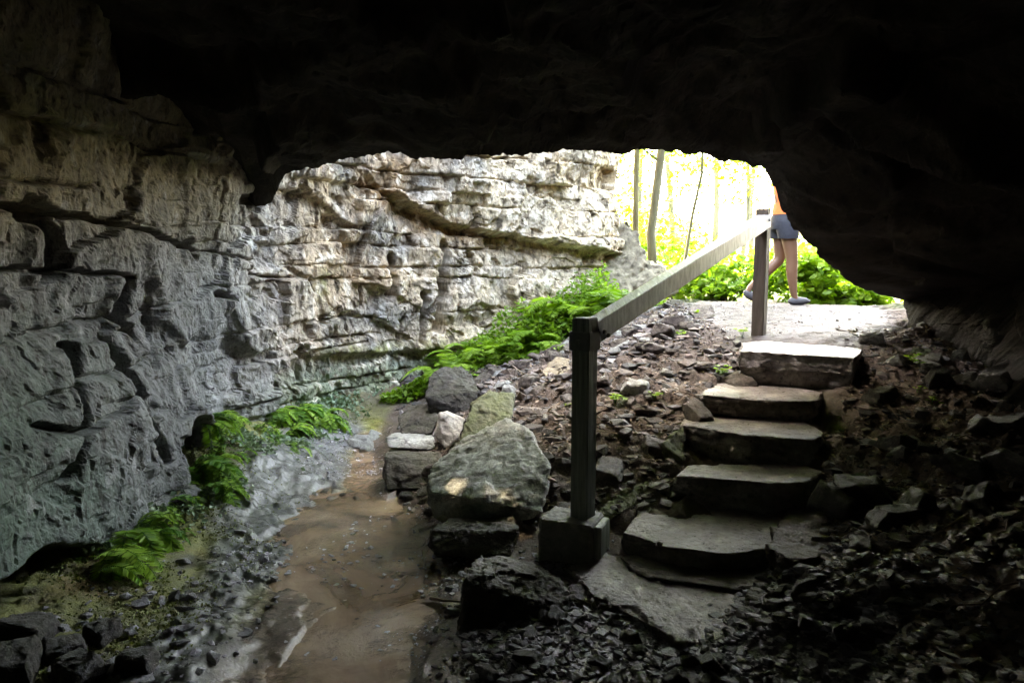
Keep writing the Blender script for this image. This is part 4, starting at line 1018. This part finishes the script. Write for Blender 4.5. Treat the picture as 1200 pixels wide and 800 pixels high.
# undergrowth in front of the far wall and round the path end
def under(name, n, boxes, size, label, mat='leaf'):
    Ps = []
    for (cx, cy_, rx, ry, h, w) in boxes:
        m = int(n*w); a = rng.rand(m)*6.283; r_ = np.sqrt(rng.rand(m)); x = cx+np.cos(a)*r_*rx; y = cy_+np.sin(a)*r_*ry
        f = np.clip(1-r_**2*.75, 0, 1)*(.65+.7*(fbm(x*2.5, y*2.5, 9.9, 2)+.2)); z = H0(x, y)+h*f*rng.rand(m)**.6
        Ps.append(np.stack([x, y, z], -1))
    P = np.concatenate(Ps); return leaves_mesh(name, P, size, .6, mat, label, kind='stuff', aspect=.55)
under('undergrowth', 9000, [(-.3,7.75,.5,.3,.40,.2),(.2,8.1,.55,.4,.75,.35),(.85,8.6,.5,.4,.95,.35),(-.95,7.2,.3,.15,.2,.08),(1.1,8.1,.5,.3,.25,.12)], (.03, .075), 'bright green undergrowth at the foot of the pale wall')
q = np.random.RandomState(77); pf_ = None
fp = [fern('fern', (0, 0, -50), 22, .42, 'feathery yellow green fern growing at the foot of the pale wall behind the slope', seed=300+k, mat='leaf', droop=1.0, group='ferns at the foot of the far wall', spread=2.) for k in range(3)]
for k in range(26):
    t = q.rand(); x_ = -.7+2.0*t+q.normal(0, .12); y_ = 7.45+1.25*t+q.normal(0, .16); src = fp[k % 3]
    if k < 3: r_ = src
    else:
        r_ = src.copy(); COL.objects.link(r_)
        for ch in list(src.children):
            c_ = ch.copy(); COL.objects.link(c_); c_.parent = r_
    r_.location = (x_, y_, hz(x_, y_)+.05); r_.rotation_euler = (0, 0, q.uniform(0, 6.28)); f_ = q.uniform(.8, 1.35)*(.8+.8*t); r_.scale = (f_, f_, f_*1.2)
def bush(px, py, Y, r_, h, n, size, label, seed=0, z=None):
    p = at(px, py, Y); p.z = hz(p.x, p.y); root = empty('bush', p); props(root, label, 'bush')
    q = np.random.RandomState(seed); ctr = q.normal(size=(14, 3))*np.array([r_*.5, r_*.5, h*.22])+np.array([0, 0, h*.55])
    P = ctr[q.randint(0, 14, n)]+q.normal(size=(n, 3))*np.array([r_, r_, h*.6])*.2; P[:, 2] = np.abs(P[:, 2])
    leaves_mesh('leaves', P, size, .5, 'leaf', parent=root, aspect=.6); bm = bmesh.new()
    for c in ctr: tube(bm, [(0, 0, -.05), tuple(c*np.array([.3, .3, .5])), tuple(c)], .012, .004, 5)
    bmobj('stems', bm, M['bark'], root)
bush(712, 345, 9.1, .3, .5, 900, (.05, .11), 'bright leafy bush at the foot of the pale wall beside the rubble', 1)
bush(690, 345, 8.9, .3, .5, 800, (.05, .1), 'yellow green bush just left of the rubble bush', 2)
bush(955, 330, 10.2, .7, .75, 1400, (.09, .18), 'broad leafy bush right behind the walking person', 3)
bush(1005, 345, 10.0, .5, .45, 900, (.08, .15), 'low leafy bush at the far right of the opening', 4)
bush(850, 345, 10.5, .7, .5, 1100, (.08, .16), 'sunlit bush behind the far handrail post', 5)
bush(790, 335, 11.0, .6, .45, 800, (.08, .15), 'bright bush behind the middle of the rail', 6)
bush(890, 340, 13.5, .9, .8, 900, (.1, .2), 'bush farther behind the far post', 7)
bush(980, 330, 13.0, 1.0, 1.3, 1300, (.1, .2), 'tallest bush beyond the path at the black rock edge', 8)
bush(745, 310, 16.0, 1.0, 1.7, 1300, (.1, .2), 'tall yellow green bush beside the left tree trunk', 9)
bush(800, 310, 19.0, 1.2, 1.3, 1000, (.12, .22), 'sunlit bush between the two thick trunks and the thin one', 10)

# ------------------------------------------------------------------ trees
def tree(px, py, Y, r_, lean, ht, label, seed, nleaf=2600, low=2.6, crown=2.2, pos=None, limbs=16):
    p = Vector((pos[0], pos[1], 0)) if pos else at(px, py, Y); p.z = hz(p.x, p.y); root = empty('tree', p); props(root, label, 'tree')
    q = np.random.RandomState(seed); bm = bmesh.new(); pts = []
    for k in range(9):
        t = k/8; pts.append((lean*t*ht+.11*math.sin(t*9+seed)+q.normal(0, .025), .08*math.cos(t*5+seed), -.1+t*ht))
    tube(bm, pts, r_, r_*.35, 12); cl = []
    for i in range(limbs):
        t = q.uniform(low/ht, 1); b0 = np.array(pts[min(8, int(t*8))]); a = q.uniform(0, 6.28); l = crown*q.uniform(.4, 1)*(1.2-t*.5)
        e = b0+np.array([math.cos(a)*l, math.sin(a)*l, q.uniform(-.2, .6)*l]); m = (b0+e)/2+np.array([0, 0, .12*l])
        tube(bm, [tuple(b0), tuple(m), tuple(e)], r_*.22, .006, 5)
        for k in range(5): cl.append(m+(e-m)*q.uniform(0, 1.1)+q.normal(0, .18, 3))
    bmobj('trunk', bm, M['bark'], root)
    cl = np.array(cl); P = cl[q.randint(0, len(cl), nleaf)]+q.normal(size=(nleaf, 3))*np.array([.3, .3, .1])
    leaves_mesh('crown', P, (.08, .16), .4, 'leaf', parent=root, aspect=.6)
tree(742, 262, 13.0, .06, .05, 8, 'slim tree trunk left of the thicker trunk beyond the wall end', 21, low=3.4)
tree(768, 300, 12.5, .08, .04, 9, 'thickest tree trunk beyond the right end of the wall', 22, low=3.2)
tree(808, 300, 13.5, .035, .03, 6, 'thin dark tree trunk above the middle of the rail', 23, 1500, low=2.4, crown=1.3)
tree(872, 300, 21, .07, .0, 8, 'faint pale trunk far off between thin trunk and far post', 24, 2200, low=2.2, crown=1.8)
tree(700, 280, 19, .12, .0, 10, 'tree standing behind the limestone wall', 25, low=3)
tree(835, 280, 27, .12, .03, 10, 'distant tree beyond the bushes, right of the thin dark trunk', 26, 5000, low=1.2, crown=2.6)
tree(785, 280, 24, .10, -.02, 10, 'distant tree between the thickest trunk and the thin dark trunk', 32, 6000, low=.8, crown=2.6)
tree(750, 280, 22, .10, .02, 9, 'distant leafy tree filling the gap between the two left trunks', 33, 6000, low=.8, crown=2.4)
tree(930, 300, 30, .14, 0, 11, 'distant tree far behind the person', 28, 3000, low=2, crown=3)
tree(880, 300, 34, .14, 0, 11, 'farthest pale green tree behind the far handrail post', 34, 5000, low=1.2, crown=3.4)
tree(0, 0, 0, .14, .0, 11, 'unseen tall tree added beyond the black rock on the right to block the sun', 27, 9000, 4.2, 3.2, pos=(5.0, 9.4))  # out-of-view tree, added as a sun blocker
tree(0, 0, 0, .14, .0, 12, 'unseen dense tree added on the rock behind the limestone wall to shade the path', 29, 36000, 4.3, 3.9, pos=(.9, 11.6), limbs=64)  # added out of view; dense crown keeps direct sun off the path
tree(0, 0, 0, .14, .0, 11, 'unseen tree added on the rock above the bend of the wall to block the sun', 35, 24000, 5.5, 3.2, pos=(-.3, 10.4), limbs=40)  # added above the view to stop sun dapples on slope and steps
tree(0, 0, 0, .14, .0, 11, 'unseen tree added on the rock above the left wall to block the sun', 31, 24000, 5.5, 3.2, pos=(-2.2, 10.2), limbs=40)  # added above the view to keep sun off the stream and boulders

# ------------------------------------------------------------------ person walking to the right along the path
def person():
    gp = at(915, 357, 8.5); x0 = gp.x; base = Vector((x0, 8.5, hz(x0+.12, 8.4)))
    root = empty('person', base); props(root, 'person in orange top and dark shorts walking right along the path behind the rail', 'person')
    J = {'pel': ((0, 0, .93), (.12, .15)), 'wa': ((.01, 0, 1.08), (.095, .125)), 'ch': ((0, 0, 1.26), (.11, .15)), 'nb': ((.0, 0, 1.41), (.06, .075)), 'nk': ((.02, 0, 1.48), (.05, .05)), 'hd': ((.045, 0, 1.55), (.08, .07)), 'ht': ((.04, 0, 1.62), (.075, .068)),
         'hr': ((0, -.09, .88), (.11, .10)), 'kr': ((.07, -.09, .50), (.066, .062)), 'cr': ((.07, -.09, .36), (.066, .06)), 'ar': ((.11, -.09, .09), (.034, .034)), 'fr': ((.15, -.09, .04), (.035, .035)), 'tr': ((.27, -.09, .03), (.028, .035)),
         'hl': ((0, .09, .88), (.11, .10)), 'kl': ((-.0, .09, .49), (.066, .062)), 'cl': ((-.13, .09, .37), (.062, .06)), 'al': ((-.33, .09, .17), (.034, .034)), 'fl': ((-.35, .09, .11), (.035, .035)), 'tl': ((-.27, .09, .035), (.028, .035)),
         'sr': ((0, -.17, 1.37), (.05, .05)), 'er': ((.06, -.22, 1.12), (.036, .036)), 'wr': ((.27, -.2, 1.08), (.025, .025)), 'pr': ((.32, -.19, 1.07), (.018, .03)),
         'sl': ((0, .17, 1.37), (.05, .05)), 'el': ((.08, .22, 1.12), (.036, .036)), 'wl': ((.25, .2, .98), (.025, .025)), 'pl': ((.30, .19, .95), (.018, .03))}
    E = [('pel','wa'),('wa','ch'),('ch','nb'),('nb','nk'),('nk','hd'),('hd','ht'),('pel','hr'),('hr','kr'),('kr','cr'),('cr','ar'),('ar','fr'),('fr','tr'),('pel','hl'),('hl','kl'),('kl','cl'),('cl','al'),('al','fl'),('fl','tl'),
         ('nb','sr'),('sr','er'),('er','wr'),('wr','pr'),('nb','sl'),('sl','el'),('el','wl'),('wl','pl')]
    for sd, d in (('r', Vector((1, .1, -.2)).normalized()), ('l', Vector((.8, -.1, -.45)).normalized())):
        p = Vector(J['p'+sd][0])
        for i, (oy, ln) in enumerate(((-.027, .075), (-.009, .085), (.009, .08), (.027, .062))):
            a = p+Vector((0, oy, 0))
            a = a+d*.03; J['f%s%da' % (sd, i)] = (tuple(a), (.0085, .0085)); J['f%s%db' % (sd, i)] = (tuple(a+d*ln*.5), (.0075, .0075)); J['f%s%dc' % (sd, i)] = (tuple(a+d*ln+Vector((.012, 0, -.01))), (.006, .006))
            E += [('p'+sd, 'f%s%da' % (sd, i)), ('f%s%da' % (sd, i), 'f%s%db' % (sd, i)), ('f%s%db' % (sd, i), 'f%s%dc' % (sd, i))]
        t_ = Vector(J['w'+sd][0])*.4+p*.6; o_ = Vector((.01, .03, .01)) if sd == 'r' else Vector((.01, -.03, .0))
        J['t%s_a' % sd] = (tuple(t_+o_), (.010, .010)); J['t%s_b' % sd] = (tuple(t_+o_*1.3+d*.04), (.008, .008)); E += [('p'+sd, 't%s_a' % sd), ('t%s_a' % sd, 't%s_b' % sd)]
    keys = list(J); me = bpy.data.meshes.new('body'); me.from_pydata([J[k][0] for k in keys], [(keys.index(a), keys.index(b)) for a, b in E], [])
    o = bpy.data.objects.new('body', me); link(o, root)
    sk = o.modifiers.new('skin', 'SKIN'); sv = me.skin_vertices[0].data
    for i, k in enumerate(keys): sv[i].radius = J[k][1]; sv[i].use_root = (k == 'pel')
    sk.use_smooth_shade = True
    sb_ = o.modifiers.new('sub', 'SUBSURF'); sb_.levels = 2; sb_.render_levels = 2; me.materials.append(M['skin'])
    def rings(name, R_, mat, seg=20, caps=False):
        bm = bmesh.new(); rs = []
        for (cx, cy_, cz, rx, ry) in R_: rs.append([bm.verts.new((cx+rx*math.cos(k*6.2832/seg), cy_+ry*math.sin(k*6.2832/seg), cz)) for k in range(seg)])
        for a, b in zip(rs[:-1], rs[1:]):
            for k in range(seg): bm.faces.new((a[k], a[(k+1) % seg], b[(k+1) % seg], b[k]))
        if caps: bm.faces.new(rs[0][::-1]); bm.faces.new(rs[-1])
        return bm
    bmobj('top', rings('top', [(0,0,.98,.135,.165),(.0,0,1.05,.125,.15),(.01,0,1.12,.118,.142),(.005,0,1.22,.13,.16),(0,0,1.31,.13,.165),(0,0,1.37,.10,.15),(0,0,1.40,.075,.11)], None), M['orange'], root)
    bm = rings('s', [(0,0,1.0,.12,.15),(0,0,.93,.145,.18),(.0,0,.86,.15,.19),(.0,0,.82,.14,.185)], None)
    bmobj('shorts', bm, M['shorts'], root); sh = root.children[-1]
    for sy, kx in ((-1, .02), (1, -.01)):
        b_ = rings('l', [(0,sy*.085,.90,.12,.10),(kx*.5,sy*.09,.80,.118,.105),(kx,sy*.09,.72,.108,.10)], None); bmobj('shorts_leg', b_, M['shorts'], root)
    for (ax, ay, az, tx, tz) in ((.11,-.09,.09,.27,.03),(-.33,.09,.17,-.26,.03)):
        bm = bmesh.new(); d = Vector((tx-ax, 0, tz-az)); hl = Vector((ax-.04, ay, az-.06 if az < .1 else az-.04)); t = Vector((tx+.03, ay, tz))
        if az < .1: hl.z = .03
        pts = [hl-Vector((.02,0,0))+(t-hl)*k for k in (0, .15, .35, .6, .85, 1.0)]; rd = [(.02,.02),(.042,.036),(.05,.038),(.045,.045),(.035,.045),(.012,.025)]
        rs = []; tt = (t-hl).normalized(); nn = Vector((-tt.z, 0, tt.x))
        for c_, (rz_, ry_) in zip(pts, rd): rs.append([bm.verts.new(c_+nn*(rz_*math.sin(k*6.2832/14)+.012)+Vector((0, ry_*math.cos(k*6.2832/14), 0))) for k in range(14)])
        for a, b in zip(rs[:-1], rs[1:]):
            for k in range(14): bm.faces.new((a[k], a[(k+1) % 14], b[(k+1) % 14], b[k]))
        bm.faces.new(rs[0]); bm.faces.new(rs[-1][::-1]); bmesh.ops.recalc_face_normals(bm, faces=bm.faces[:]); bmobj('shoe', bm, M['shoe'], root)
    bm = bmesh.new(); bmesh.ops.create_uvsphere(bm, u_segments=20, v_segments=14, radius=1)
    for v in bm.verts:
        v.co = Vector((v.co.x*.10-.0, v.co.y*.088, v.co.z*.105)); 
        if v.co.x > .03 and v.co.z < .03: v.co.x = .03
        v.co += Vector((.03, 0, 1.60))
    bmobj('hair', bm, M['hair'], root)
    bm = bmesh.new(); tube(bm, [(-.05,0,1.64),(-.10,0,1.60),(-.12,0,1.52),(-.10,0,1.45)], .03, .012, 8); bmobj('ponytail', bm, M['hair'], root)
    bm = bmesh.new(); tube(bm, [(.115,0,1.585),(.138,0,1.555),(.12,0,1.545)], .008, .012, 6); bmobj('nose', bm, M['skin'], root)
    for sy in (-1, 1):
        bm = bmesh.new(); bmesh.ops.create_uvsphere(bm, u_segments=8, v_segments=6, radius=.009); bmesh.ops.translate(bm, verts=bm.verts, vec=(.112, sy*.03, 1.585)); bmobj('eye', bm, M['iris'], root)
        bm = bmesh.new(); bmesh.ops.create_uvsphere(bm, u_segments=8, v_segments=6, radius=.02); 
        for v in bm.verts: v.co = Vector((v.co.x*.7+.03, v.co.y*.35+sy*.075, v.co.z*1.3+1.56))
        bmobj('ear', bm, M['skin'], root)
    bm = bmesh.new(); tube(bm, [(.112,-.02,1.515),(.121,0,1.516),(.112,.02,1.515)], .005, .005, 6); bmobj('mouth', bm, plain('lip', (.4,.14,.12), .5, 9, .05, 0), root)
person()
